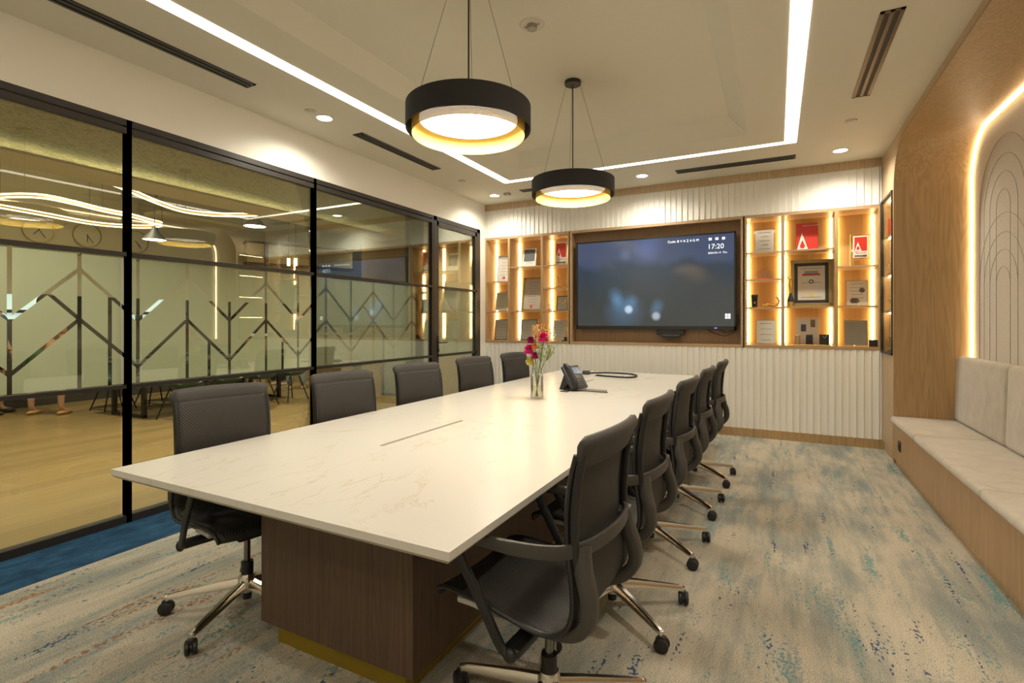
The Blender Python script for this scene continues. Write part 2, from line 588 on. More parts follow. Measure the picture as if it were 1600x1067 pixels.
cy0, cy1, cz0, cz1 = 6.085, 6.655, 1.03, 2.63
b.quad([(XR, cy0, 0.10), (XR, cy1, 0.10), (XR, cy1, cz0), (XR, cy0, cz0)])
b.quad([(XR, cy0, cz1), (XR, cy1, cz1), (XR, cy1, ZC), (XR, cy0, ZC)])
b.quad([(XR, cy1, 0), (XR, D, 0), (XR, D, ZC), (XR, cy1, ZC)])
b.quad([(XR, 6.02, 0.10), (XR, cy0, 0.10), (XR, cy0, 0.47), (XR, 6.02, 0.47)])
b.box(XR + .02, XR + .06, 6.02, D + .05, 0, 0.1)
tag(b.build('wall_right', OAKP), kind='structure')
b = MB()
for k in range(len(AP) - 1):
    (y0, z0), (y1, z1) = AP[k], AP[k + 1]
    b.quad([(XR, y0, z0), (XR, y1, z1), (XB + .05, y1, z1), (XB + .05, y0, z0)])
# thin face band that frames the opening
IP = arch_pts(-0.008)
for k in range(len(AP) - 1):
    b.quad([(XR - .004, *AP[k]), (XR - .004, *AP[k + 1]), (XR - .004, *IP[k + 1]), (XR - .004, *IP[k])])
tag(b.build('trim_2', OAK, smooth=True), kind='structure')
b = MB(); b.box(XB + .06, XB + .1, YN, D + .4, 0, ZC + .1)
tag(b.build('wall_right', WHITE), kind='structure')

# niche back panel (upholstered, thin seams), with LED line around it
b = MB()
Q = arch_pts(0.055)
Q[0] = (Q[0][0], 0.5); Q[-1] = (Q[-1][0], 0.5)
b.poly([(XB, y, z) for y, z in Q], (0.03, 0, 0))
npan = empty('niche_panel', (0, 0, 0), label='cream fabric wall panel with thin nested arch seams inside the oak niche', cat='wall panel')
b.build('panel', NFAB, npan)
LINE = mat('seam_brown', (0.28, 0.24, 0.18), 0.9)  # even brown of the thin arch seams
def seam_arch(cy, ztop, r):
    n_ = 20
    pts = [(XB - .001, cy - r, 0.9)] + [(XB - .001, cy - r * math.cos(PI * k / n_), ztop - r + r * math.sin(PI * k / n_)) for k in range(n_ + 1)] + [(XB - .001, cy + r, 0.9)]
    bb = MB(); bb.tube(pts, 0.0013, 5)
    return bb.build('seam', LINE, npan)
for cy_ in (5.35, 4.18, 3.01):
    for dz_ in (0, -.61):
        for zt, r in ((2.82, 0.52), (2.67, 0.41), (2.535, 0.28), (2.40, 0.14)):
            seam_arch(cy_, zt + dz_, r)
b = MB()
Q1 = arch_pts(0.012)
Q1[0] = (Q1[0][0], 0.6); Q1[-1] = (Q1[-1][0], 0.6)
b.sweep([(XB - .012, y, z) for y, z in Q1], rrect(0.016, 0.018), side=(1, 0, 0))
tag(b.build('led_strip', E_NICHE), 'warm glowing light line running around the arched edge of the oak niche', 'light')

# bench with cushions
bench = empty('bench', (1.2, 3, 0), label='long built-in light oak bench base under the cream seat cushions', cat='bench')
b = MB(); b.box(XR - .012 - 1.2, XB - 1.2, NY0 + .01 - 3, 6.02 - 3, 0.07, 0.395)
b.build('box', wood('bench_oak', (0.44, 0.285, 0.15), (0.33, 0.20, 0.10), 'z', board=0.0), bench)
b = MB(); b.box(XR + .015 - 1.2, XB - 1.2, NY0 + .01 - 3, 6.0 - 3, 0.0, 0.07)
b.build('plinth', OAK, bench)
sk = empty('power_socket', (XR - .012, 5.70, 0.235), label='black power socket on the oak bench front by its far end', cat='socket')
b = MB(); b.box(-.008, 0, -.045, .045, -.045, .045, 0.003); b.build('plate', PLBLK, sk)
b = MB(); b.box(-.012, -.007, -.025, .0, -.02, .02, 0.002); b.box(-.012, -.007, .008, .03, -.02, .02, .002); b.build('rocker', PLGRY, sk)
def pillow_box(b, x0, x1, y0, y1, z0, z1, r):
    b.box(x0, x1, y0, y1, z0, z1, r)
seams = [6.035, 5.11, 3.61, 2.11, 0.61, -0.9]
lab = ['farthest seat cushion of the bench, beside the oak niche side', 'second seat cushion from the far end of the bench', 'third seat cushion from the far end of the bench', 'seat cushion of the bench nearest the camera', 'seat cushion at the near end of the bench']
for k in range(5):
    b = MB(); b.box(XR - .028, XB - .01, seams[k + 1] + .002, seams[k] - .002, 0.396, 0.455, 0.022)
    tag(b.build('seat_cushion', SUEDE, smooth=True), 'cream suede ' + lab[k], 'cushion', 'seat cushions along the bench')
bs = [6.03, 4.86, 3.69, 2.52, 1.35, 0.18]
lab = ['farthest back cushion, leaning against the niche panel by the oak side', 'second back cushion from the far end of the bench', 'third back cushion from the far end of the bench', 'fourth back cushion from the far end of the bench', 'back cushion of the bench beside the camera']
for k in range(5):
    b = MB()
    v = b.box(1.47, 1.565, bs[k + 1] + .004, bs[k] - .004, 0.456, 1.045, 0.035)
    for a in {vv for f in b.bm.faces for vv in f.verts}:
        a.co.x += (a.co.z - 0.46) * 0.03 - 0.03 + 0.0
    tag(b.build('back_cushion', SUEDE, smooth=True), 'cream suede ' + lab[k], 'cushion', 'back cushions along the bench')

# glazed display cabinet in the right wall
gc = empty('display_cabinet', (XR, 6.37, cz0), label='lit oak display cabinet with black framed glass door recessed in the right wall', cat='cabinet')
b = MB()
dy0, dy1, dz = cy0 - 6.37, cy1 - 6.37, cz1 - cz0
b.box(.0, .40, dy0, dy0 + .012, 0, dz); b.box(.0, .40, dy1 - .012, dy1, 0, dz); b.box(.39, .40, dy0, dy1, 0, dz)
b.box(.0, .40, dy0, dy1, 0, .012); b.box(.0, .40, dy0, dy1, dz - .012, dz)
b.build('body', OAK, gc)
for z in (0.42, 0.80, 1.20):
    b = MB(); b.box(.02, .385, dy0 + .012, dy1 - .012, z, z + .012); b.build('shelf', CLEAR, gc)
    b = MB(); b.box(.050, .060, dy0 + .03, dy1 - .03, z - .010, z - .002); b.build('light', emis('cabinet_shelf_glow', (1.0, .76, .42), 22.0), gc)
b = MB(); b.box(.05, .06, dy0 + .03, dy1 - .03, dz - .024, dz - .014); b.build('light', emis('cabinet_shelf_glow', (1.0, .76, .42), 22.0), gc)
fr = MB()
for (ya, yb, za, zb) in ((dy0, dy0 + .022, 0, dz), (dy1 - .022, dy1, 0, dz), (dy0, dy1, 0, .022), (dy0, dy1, dz - .022, dz)):
    fr.box(-.012, .012, ya, yb, za, zb)
do = fr.build('door', BLACKF, gc)
b = MB(); b.box(-.002, .002, dy0 + .02, dy1 - .02, .02, dz - .02); b.build('pane', _glass('cabinet_glass', (0.95, 0.95, 0.93), 0.18, 0.0), do)
def crystal_award(name, loc, label, h=.2, r=.035, mt=None, cat='trophy'):
    e = empty(name, loc, label=label, cat=cat)
    bb = MB(); bb.lathe([(0, 0), (r, 0), (r, .02), (r * .35, .03), (r * .25, h * .5), (r * .6, h * .8), (r * .8, h), (0, h)]); bb.build('body', mt or CLEAR, e, smooth=True)
    bb = MB(); bb.cyl((0, 0, -.0), r * 1.15, .014); bb.build('base', mt or PLBLK, e)
    return e
crystal_award('glass_trophy', (XR + .055, 6.50, cz0 + .432), 'small clear goblet award on the lowest glass shelf of the right wall cabinet', mt=CHROME, h=.12)
crystal_award('metal_trophy', (XR + .055, 6.48, cz0 + .812), 'small silver award on the middle glass shelf of the right wall cabinet', mt=CHROME, h=.11)
crystal_award('gold_trophy', (XR + .07, 6.50, cz0 + .012), 'dark low award on the floor of the right wall cabinet', mt=mat('bronze', (.12, .08, .04), .3, .8), h=.16, r=.05)
b = MB(); b.box(XR + .035, XR + .17, 6.55, 6.56, cz0 + 1.212, cz0 + 1.40)
e = tag(b.build('red_plaque', mat('plaque_red', (.55, .04, .03), .4)), 'red and white plaque on the top glass shelf of the right wall cabinet', 'plaque')

# ------------------------------------------------------------------ glazed partition (left wall)
def fr_bar(b, y0, y1, z0, z1, d=0.055):
    b.box(W - d, W, y0, y1, z0, z1)
def clip(poly, a, n_, keep_neg=True):
    """clip convex 2d polygon by half-plane (p-a).n<=0"""
    out = []
    s = [(p[0] - a[0]) * n_[0] + (p[1] - a[1]) * n_[1] for p in poly]
    if not keep_neg: s = [-v for v in s]
    for i in range(len(poly)):
        j = (i + 1) % len(poly)
        if s[i] <= 1e-9: out.append(poly[i])
        if (s[i] < -1e-9 and s[j] > 1e-9) or (s[i] > 1e-9 and s[j] < -1e-9):
            t = s[i] / (s[i] - s[j])
            out.append((poly[i][0] + (poly[j][0] - poly[i][0]) * t, poly[i][1] + (poly[j][1] - poly[i][1]) * t))
    if len(out) < 3: return None
    ar = sum(out[i][0] * out[(i + 1) % len(out)][1] - out[(i + 1) % len(out)][0] * out[i][1] for i in range(len(out)))
    return out if abs(ar) > 1e-7 else None
def subtract(polys, strip):
    res = []
    k = len(strip)
    cx = sum(p[0] for p in strip) / k; cyy = sum(p[1] for p in strip) / k
    for P in polys:
        rest = P
        for i in range(k):
            if rest is None: break
            a, c = strip[i], strip[(i + 1) % k]
            n_ = (c[1] - a[1], a[0] - c[0])
            if (cx - a[0]) * n_[0] + (cyy - a[1]) * n_[1] > 0: n_ = (-n_[0], -n_[1])
            outp = clip(rest, a, n_, keep_neg=False)
            if outp: res.append(outp)
            rest = clip(rest, a, n_, keep_neg=True)
    return res
def strips():
    h = 0.0115
    segs = []
    zb, zt = 0.90, 1.90
    Y0_, S = 1.294, 0.3335
    for k in range(-8, 18):
        y = Y0_ + S * k
        segs.append(((y, zb), (y, zt)))
        if k % 2 == 0:  # valley
            for sgn in (-1, 1):
                segs.append(((y, 1.365), (y + sgn * S, 1.687)))
                segs.append(((y, 1.045), (y + sgn * S, 1.370)))
    for y in (1.794, 2.461, 3.128, 4.462): segs.append(((y, zb), (y, 1.208)))
    for y in (1.794,): segs.append(((y, 1.208), (y, 1.52)))
    segs.append(((1.468, 1.53), (1.627, 1.37))); segs.append(((4.14, 1.53), (4.294, 1.37))); segs.append(((4.451, 1.53), (4.294, 1.37)))
    out = []
    for (a, c) in segs:
        d = Vector((c[0] - a[0], c[1] - a[1])); L = d.length; d /= L
        nn = Vector((-d.y, d.x)) * h
        e = d * (h if abs(d.x) > .01 else 0)
        out.append([(a[0] - e.x + nn.x, a[1] - e.y + nn.y), (c[0] + e.x + nn.x, c[1] + e.y + nn.y), (c[0] + e.x - nn.x, c[1] + e.y - nn.y), (a[0] - e.x - nn.x, a[1] - e.y - nn.y)])
    return out
STR = strips()
def film(parent, y0, y1, z0=0.935, z1=1.80, xo=-.036):
    polys = [[(y0, z0), (y1, z0), (y1, z1), (y0, z1)]]
    for s in STR:
        if max(p[0] for p in s) < y0 or min(p[0] for p in s) > y1: continue
        polys = subtract(polys, s)
    b = MB()
    for P in polys:
        b.bm.faces.new([b.bm.verts.new((W + xo, p[0], p[1])) for p in P])
    return b.build('frosted_film', FILM, parent, weld=False)
def bay(num, y0, y1, ff=None, film_to=None):
    e = empty('window_%d' % num, (0, 0, 0), kind='structure')
    b = MB()
    fr_bar(b, y0, y0 + .032, 0.0, 2.715); fr_bar(b, y1, y1 + .032, 0.0, 2.715)
    fr_bar(b, y0, y1, 2.672, 2.715, .07); fr_bar(b, y0, y1, 2.62, 2.66, .03)
    fr_bar(b, y0, y1, 0, .05, .07); fr_bar(b, y0, y1, 1.795, 1.822, .045); fr_bar(b, y0, y1, 0.905, 0.930, .045)
    b.build('window_frame', BLACKF, e)
    b = MB(); b.box(W - .032, W - .026, y0 + .02, y1 - .02, .04, 2.68)
    b.build('pane', GLASS, e)
    film(e, y0 + .032, (film_to or y1))
    return e
bay(1, -1.25, 0.31)
bay(2, 0.31, 1.875)
bay(3, 1.875, 3.445)
bay(4, 3.445, 5.32, film_to=5.03)
# dark slatted panel behind the last pane
b = MB()
for k in range(7):
    b.box(W - .16, W - .12, 5.035 + k * .04, 5.067 + k * .04, 0, 2.715)
b.box(W - .19, W - .16, 5.03, 5.35, 0, 2.715)
tag(b.build('trim_3', mat('dark_slat_board', (0.03, 0.033, 0.038), 0.5)), kind='structure')
# door
dr = empty('door_1', (0, 0, 0), kind='structure')
b = MB()
fr_bar(b, 5.36, 5.42, 0, 2.715, .07); fr_bar(b, 6.42, 6.506, 0, 2.715, .07); fr_bar(b, 5.36, 6.506, 2.66, 2.715, .07)
b.build('door_frame', BLACKF, dr)
b = MB()
fr_bar(b, 5.424, 5.46, 0.01, 2.655, .05); fr_bar(b, 6.37, 6.416, 0.01, 2.655, .05); fr_bar(b, 5.424, 6.416, 2.60, 2.655, .05); fr_bar(b, 5.424, 6.416, 0.01, .08, .05)
fr_bar(b, 5.424, 6.416, 1.795, 1.822, .05); fr_bar(b, 5.424, 6.416, 0.905, 0.935, .05)
b.build('door_leaf', BLACKF, dr)
b = MB(); b.box(W - .032, W - .026, 5.45, 6.38, .04, 2.62); b.build('pane', GLASS, dr)
film(dr, 5.46, 6.37)
hd = MB(); hd.box(W, W + .01, 5.425, 5.455, 0.96, 1.18, .003)
hd = hd.build('handle_plate', PLBLK, dr)
b = MB(); b.tube([(W, 5.44, 1.09), (W + .05, 5.44, 1.09), (W + .055, 5.46, 1.09), (W + .055, 5.57, 1.09)], .008); b.cyl((0, 0, 0), .012, .012, M=Matrix.Translation((W + .01, 5.44, .99)) @ Matrix.Rotation(PI / 2, 4, 'Y'))
b.build('handle_lever', PLBLK, hd)

# ------------------------------------------------------------------ cafe space beyond the glass
CXW = -10.6
CFLOOR = wood('cafe_oak_floor', (0.36, 0.245, 0.115), (0.28, 0.185, 0.08), 'y', rough=0.3, scale=.5, figure=0.15, board=0.19)
b = MB(); b.box(-15, W - .03, -5, 16, -0.06, -0.0)
tag(b.build('floor', CFLOOR), kind='structure')
def _plaster():
    m = bpy.data.materials.new('rough_plaster')
    n, l, bb = nt(m)
    f = noise(n, l, coords(n, l, (1, 1, 1)), 9, 5, 0.6, 1.5)
    f3 = noise(n, l, coords(n, l, (1, 1, 1)), 26, 4, 0.7, 1.0)
    l.new(ramp(n, l, f3, [(.3, (.24, .23, .17)), (.52, (.42, .40, .31)), (.75, (.50, .48, .38))]), bb.inputs['Base Color'])
    bb.inputs['Roughness'].default_value = .85
    bump(n, l, bb, f, 1.0, .08)
    return m
b = MB(); b.box(-6.9, W - .12, -5, 8.2, 3.06, 3.12); b.box(-6.95, -6.9, -5, 8.2, 3.06, 3.9)
tag(b.build('ceiling', _plaster()), kind='structure')
CREAM = mat('cafe_cream_paint', (0.60, 0.55, 0.44), .8)
b = MB(); b.box(-6.60, -6.06, -5, 8.2, 2.875, 2.90)
tag(b.build('trim_4', CREAM), kind='structure')
b = MB(); b.box(-6.59, -6.57, -5, 8.2, 2.902, 2.915)
tag(b.build('led_strip', E_COVE), 'hidden warm cove light along the cafe bulkhead beyond the glass wall', 'light')
b = MB(); b.box(-15, -6.75, -5, 16, 3.9, 3.96)
tag(b.build('ceiling', CREAM), kind='structure')
b = MB()
b.box(CXW - .1, CXW, -5, 9.6, 1.80, 3.9); b.box(CXW - .1, CXW, -5, 9.6, 1.795, 1.80)
tag(b.build('wall_cafe', CREAM), kind='structure')
b = MB(); b.box(CXW - .1, CXW, -5, 9.6, 0, 1.40)
for y0, y1 in ((-5, -2.2), (-.6, 1.6), (2.6, 3.1), (4.0, 5.2), (6.2, 9.6)): b.box(CXW - .1, CXW, y0, y1, 1.40, 1.80)
tag(b.build('wall_cafe', mat('cafe_dark_panel', (.055, .048, .040), .6)), kind='structure')
for q in ((-15, W - .12, 15.9, 16), (-15, W - .12, -5.1, -5), (-15.1, -15, -5, 16)):
    b = MB(); b.box(*q, 0, 3.9); tag(b.build('wall_cafe', CREAM), kind='structure')
DAY = emis('daylight_pane', (0.62, 0.85, 0.95), 0.55)
for k, (y0, y1) in enumerate(((-2.2, .7), (1.1, 4.0), (4.4, 7.2))):
    e = empty('window_%d' % (5 + k), (CXW, (y0 + y1) / 2, 1.25), kind='structure')
    b = MB(); b.box(-.06, -.05, y0 - (y0 + y1) / 2, y1 - (y0 + y1) / 2, 0, .55); b.build('pane', DAY, e)
    b = MB()
    for q in range(4):
        yy = (y1 - y0) * (q / 3 - .5); b.box(-.05, 0, yy - .05, yy + .05, 0, .55)
    b.box(-.05, 0, -(y1 - y0) / 2, (y1 - y0) / 2, .25, .30); b.build('window_frame', BLACKF, e)
# beige panelled side wall with a frosted grey door, behind the glass
b = MB()
for k in range(20):
    x0 = -7.05 + k * .155
    b.box(x0, x0 + .152, 7.40, 7.44, 0, 2.82)
b.box(-7.05, W - .12, 7.44, 7.5, 0, 3.06)
tag(b.build('wall_cafe_side', wood('cafe_panel', (0.44, 0.34, 0.22), (0.36, 0.27, 0.17), 'z', figure=.15)), kind='structure')
e = empty('door_2', (-5.9, 7.38, 0), kind='structure')
b = MB()
for xa, xb, za, zb in ((-.62, -.57, 0, 2.1), (.57, .62, 0, 2.1), (-.62, .62, 2.05, 2.1), (-.62, .62, 0, .05)): b.box(xa, xb, -.02, .02, za, zb)
b.build('door_frame', mat('grey_metal', (.16, .18, .18), .4, .5), e)
b = MB(); b.box(-.57, .57, -.005, .005, .05, 2.05); b.build('pane', mat('grey_frosted', (.30, .32, .30), .5), e)
# far windows at the end of the cafe
e = empty('window_8', (-12.0, 15.85, 1.0), kind='structure')
b = MB(); b.box(-2.5, 3.5, 0, .02, 0, 1.9); b.build('pane', DAY, e)
b = MB()
for q in range(6): b.box(-2.5 + q * 1.2 - .03, -2.5 + q * 1.2 + .03, -.04, 0, 0, 1.9)
b.build('window_frame', BLACKF, e)

# serving counter canopy with script lettering
def text_obj(body, size, mt, parent, loc, rot, name='lettering', ext=0.001, shear=0, align='CENTER', off=0):
    cu = bpy.data.curves.new('t', 'FONT')
    cu.body = body; cu.size = size; cu.extrude = ext; cu.shear = shear; cu.align_x = align; cu.offset = off
    cu.resolution_u = 3
    t = bpy.data.objects.new('t', cu)
    COL.objects.link(t)
    dg = bpy.context.evaluated_depsgraph_get()
    me = bpy.data.meshes.new_from_object(t.evaluated_get(dg))
    bpy.data.objects.remove(t)
    bpy.data.curves.remove(cu)
    me.materials.clear(); me.materials.append(mt)
    o = bpy.data.objects.new(name, me)
    COL.objects.link(o)
    o.parent = parent; o.location = loc; o.rotation_euler = rot
    return o
INK = mat('dark_ink', (.03, .03, .03), .6)
# canopy plane faces the room: along a line receding to the right
cA = at(386, 400, 0, -10.2); cB = at(492, 400, 0, -9.6)
cdir = (cB - cA); cdir.z = 0; L_ = cdir.length; ang = math.atan2(cdir.y, cdir.x)
dep = ((cA - OV).dot(FV))
ztop = CAMH + (CY - 379) / FPX * dep; zbot = CAMH + (CY - 409) / FPX * dep
cn = empty('counter_canopy', (cA.x, cA.y, 0), ang, label='hanging beige sign board with cursive lettering above the cafe counter', cat='sign')
b = MB(); b.box(0, L_ + .9, 0, .3, zbot, ztop); b.build('board', mat('canopy_beige', (.50, .42, .28), .6), cn)
b = MB(); b.box(-.02, L_ + .92, -.02, .32, ztop, ztop + .05); b.box(-.02, L_ + .92, -.02, .32, zbot - .05, zbot); b.build('edge', BLACKF, cn)
b = MB()
for xx in (.35, L_ * .9): b.box(xx, xx + .07, -.03, -.01, zbot, ztop)
b.build('post', BLACKF, cn)
text_obj('jardin du soleil', (ztop - zbot) * .52, INK, cn, (L_ * .55, -.012, zbot + (ztop - zbot) * .35), (PI / 2, 0, 0), shear=.5, off=-.006)
for k in range(2):
    p = at(451 + 11 * k, 408, 0, -9.45)
    e = empty('pendant_light', (p.x, p.y, p.z), label=['left', 'right'][k] + ' one of two small glowing tube pendants under the cafe sign board', cat='light', group='tube pendants under the sign board')
    b = MB(); b.cyl((0, 0, -.1), .035, .16, 12); b.build('tube', E_NEON, e)
    b = MB(); b.tube([(0, 0, .06), (0, 0, 3.9 - p.z)], .004, 5); b.build('cord', PLBLK, e)
cnt = empty('cafe_counter', (cA.x, cA.y, 0), ang, label='oak fronted cafe counter below the cursive sign board', cat='counter')
b = MB(); b.box(0, L_ + .9, 0.0, .26, 0, 1.05); b.build('front', OAK, cnt)
b = MB(); b.box(-.04, L_ + .94, -.04, .30, 1.05, 1.10); b.build('worktop', WHITE, cnt)

# neon loops under the cafe ceiling
def px_path(pts, z): return [at(x, y, 2, z) for x, y in pts]
loop1 = [(-60, 318), (0, 309), (60, 309), (110, 318), (160, 330), (205, 339), (235, 347), (253, 352), (235, 356), (190, 355), (140, 350), (80, 339), (30, 330), (-30, 320), (-80, 314)]
loop2 = [(134, 274), (165, 285), (205, 301), (245, 318), (285, 331), (330, 337), (375, 338), (400, 337), (411, 333)]
for i, lp in enumerate((loop1, loop2)):
    e = empty('neon_loop', at(*lp[3], 2, 2.95), label=['large closed wavy loop of glowing double tube hung under the cafe ceiling', 'open wavy line of glowing double tube hung under the cafe ceiling'][i], cat='light')
    base = Vector(e.location)
    for dz in (0.0, 0.045):
        P = [p - base + Vector((0, 0, dz)) for p in smooth_path(px_path(lp, 2.95), 6)]
        b = MB(); b.tube(P, .011, 6); b.build('tube', E_NEON, e, smooth=True)
    b = MB(); b.sweep([p - base + Vector((0, 0, .022)) for p in smooth_path(px_path(lp, 2.95), 6)], rrect(.02, .012)); b.build('channel', mat('brass_channel', (.45, .27, .09), .4, .4), e)
    b = MB()
    for q in lp[1::3]:
        p = at(*q, 2, 2.95) - base; b.tube([p, p + Vector((0, 0, .95))], .003, 4)
    b.build('wires', PLBLK, e)
# cone lamps
def cone_lamp(px, py, wpx, dist, label):
    d = (FV * FPX + RV * (px - 800) + Vector((0, 0, 1)) * (CY - py)).normalized()
    p = OV + d * dist
    r = wpx / 2 / FPX * (p - OV).dot(FV)
    e = empty('cone_pendant', p, label=label, cat='light', group='cone pendants in the cafe')
    b = MB(); b.lathe([(r, 0), (r * .75, r * .35), (r * .38, r * .75), (r * .22, r * 1.2), (.015, r * 1.25)], seg=28); b.build('shade', mat('grey_shade', (.028, .028, .027), .6), e, smooth=True)
    b = MB(); b.cyl((0, 0, .005), r * .93, .006, 24); b.build('bulb_disc', E_DOWN, e)
    b = MB(); b.tube([(0, 0, r * 1.2), (0, 0, 3.9 - p.z)], .005, 5); b.build('cord', PLBLK, e)
cone_lamp(241.5, 375, 33, 9.0, 'grey cone pendant left of the two, below the end of the neon loop')
cone_lamp(398, 354, 33, 9.0, 'grey cone pendant right of the two, under the open neon line')
# cassette air conditioner
p = at(303, 345, 0, -9.85)
e = empty('air_conditioner', (p.x, p.y, p.z), label='white ceiling air conditioner with angled louvre hung in the cafe', cat='air conditioner')
b = MB(); b.box(-.4, .4, -.75, .75, .0, .28, .02); b.build('body', mat('ac_white', (.38, .35, .28), .5), e)
for hy in (-.65, .65):
    b = MB(); b.box(-.01, .01, hy - .01, hy + .01, .27, 3.9 - p.z); b.build('hanger', PLGRY, e)
b = MB(); b.box(-.05, .42, -.85, .85, -.06, .0, .01); b.build('louvre', mat('ac_cream', (.55, .48, .34), .5), e)
b = MB(); b.tube([(0, -.9, .3), (0, -.9, .42), (0, .6, .42), (0, .6, .3)], .03, 8); b.build('pipe', PLGRY, e)
# wall clocks
for k, (px, py) in enumerate(((60, 359), (136, 368), (212, 378))):
    p = at(px, py, 0, CXW + .01)
    e = empty('wall_clock', (p.x, p.y, p.z), label=['left', 'middle', 'right'][k] + 'most of the three round clocks high on the cream cafe wall', cat='clock', group='clocks on the cafe wall')
    M_ = Matrix.Rotation(PI / 2, 4, 'Y')
    b = MB(); b.lathe([(.195, 0), (.207, 0), (.207, .03), (.195, .03)], seg=36, M=M_, close=True); b.build('rim', mat('clock_rim', (.35, .27, .12), .3, .8), e, smooth=True)
    b = MB(); b.cyl((0, 0, .0), .196, .012, 36, M=M_); b.build('face', CREAM, e)
    b = MB(); b.box(.013, .018, -.006, .006, -.02, .11, M=Matrix.Rotation(R_(140 + 40 * k), 4, 'X')); b.box(.013, .018, -.005, .005, -.02, .15, M=Matrix.Rotation(R_(215), 4, 'X')); b.build('hands', INK, e)
    text_obj(['JAKARTA', 'KUALA LUMPUR', 'MANILA'][k], .10, INK, e, (.002, 0, -.36), (PI / 2, 0, PI / 2), name='caption')

# cafe dining table and shell chairs
p1 = at(168, 648, 2, 0); p2 = at(218, 655, 2, 0)
dv = (p2 - p1); wd = dv.length; a_ = math.atan2(dv.y, dv.x)
ct = empty('dining_table', (p1.x, p1.y, 0), a_, label='long dark table on black rectangular frame legs in the cafe', cat='table')
b = MB(); b.box(-.15, wd + .15, -.1, 2.5, .74, .78); b.build('tabletop', mat('cafe_table_top', (.06, .05, .045), .4), ct)
for yy in (.05, 2.3):
    b = MB(); b.box(0, .06, yy, yy + .05, 0, .74); b.box(wd - .06, wd, yy, yy + .05, 0, .74); b.box(0, wd, yy, yy + .05, 0, .04); b.box(0, wd, yy, yy + .05, .70, .74); b.build('leg', BLACKF, ct)
GREEN = mat('dark_green_shell', (.022, .045, .038), .45)
def shell_chair():
    e = empty('dining_chair', (0, 0, 0), cat='chair', group='green shell chairs around the cafe table')
    b = MB()
    prof = smooth_path([(.22, .43), (.1, .44), (-.08, .43), (-.17, .46), (-.22, .56), (-.25, .70), (-.26, .80)] and [Vector((x, 0, z)) for x, z in [(.22, .43), (.1, .44), (-.08, .43), (-.17, .46), (-.22, .56), (-.25, .70), (-.26, .80)]], 4)
    rows = []
    for q in prof:
        rows.append([b.bm.verts.new((q.x + .12 * (abs(t) ** 2.2) * (1 if q.z > .5 else .1), t * .23, q.z + .05 * abs(t) ** 3)) for t in [k / 6 - 1 for k in range(13)]])
    for i in range(len(rows) - 1):
        for j in range(12): b.bm.faces.new((rows[i][j], rows[i + 1][j], rows[i + 1][j + 1], rows[i][j + 1]))
    o = b.build('shell', GREEN, e, smooth=True)
    md = o.modifiers.new('s', 'SOLIDIFY'); md.thickness = .015
    for sx in (-1, 1):
        for sy in (-1, 1):
            b = MB(); b.tube([(sx * .1, sy * .1, .42), (sx * .2, sy * .22, 0)], .011, 7); b.build('leg', BLACKF, e)
    return e
sc0 = shell_chair()
spots = []
for k in range(4): spots.append((-.45, .3 + k * .62, R_(0)))
for k in range(4): spots.append((wd + .45, .3 + k * .62, R_(180)))
Mt = Matrix.Translation((p1.x, p1.y, 0)) @ Matrix.Rotation(a_, 4, 'Z')
nm = ['near left', 'second left', 'third left', 'far left', 'near right', 'second right', 'third right', 'far right']
for k, (x, y, r) in enumerate(spots):
    c = sc0 if k == 0 else copy_tree(sc0)
    q = Mt @ Vector((x, y, 0))
    c.location = q; c.rotation_euler = (0, 0, a_ + r)
    c['label'] = 'dark green shell chair at the ' + nm[k] + ' place of the cafe table'

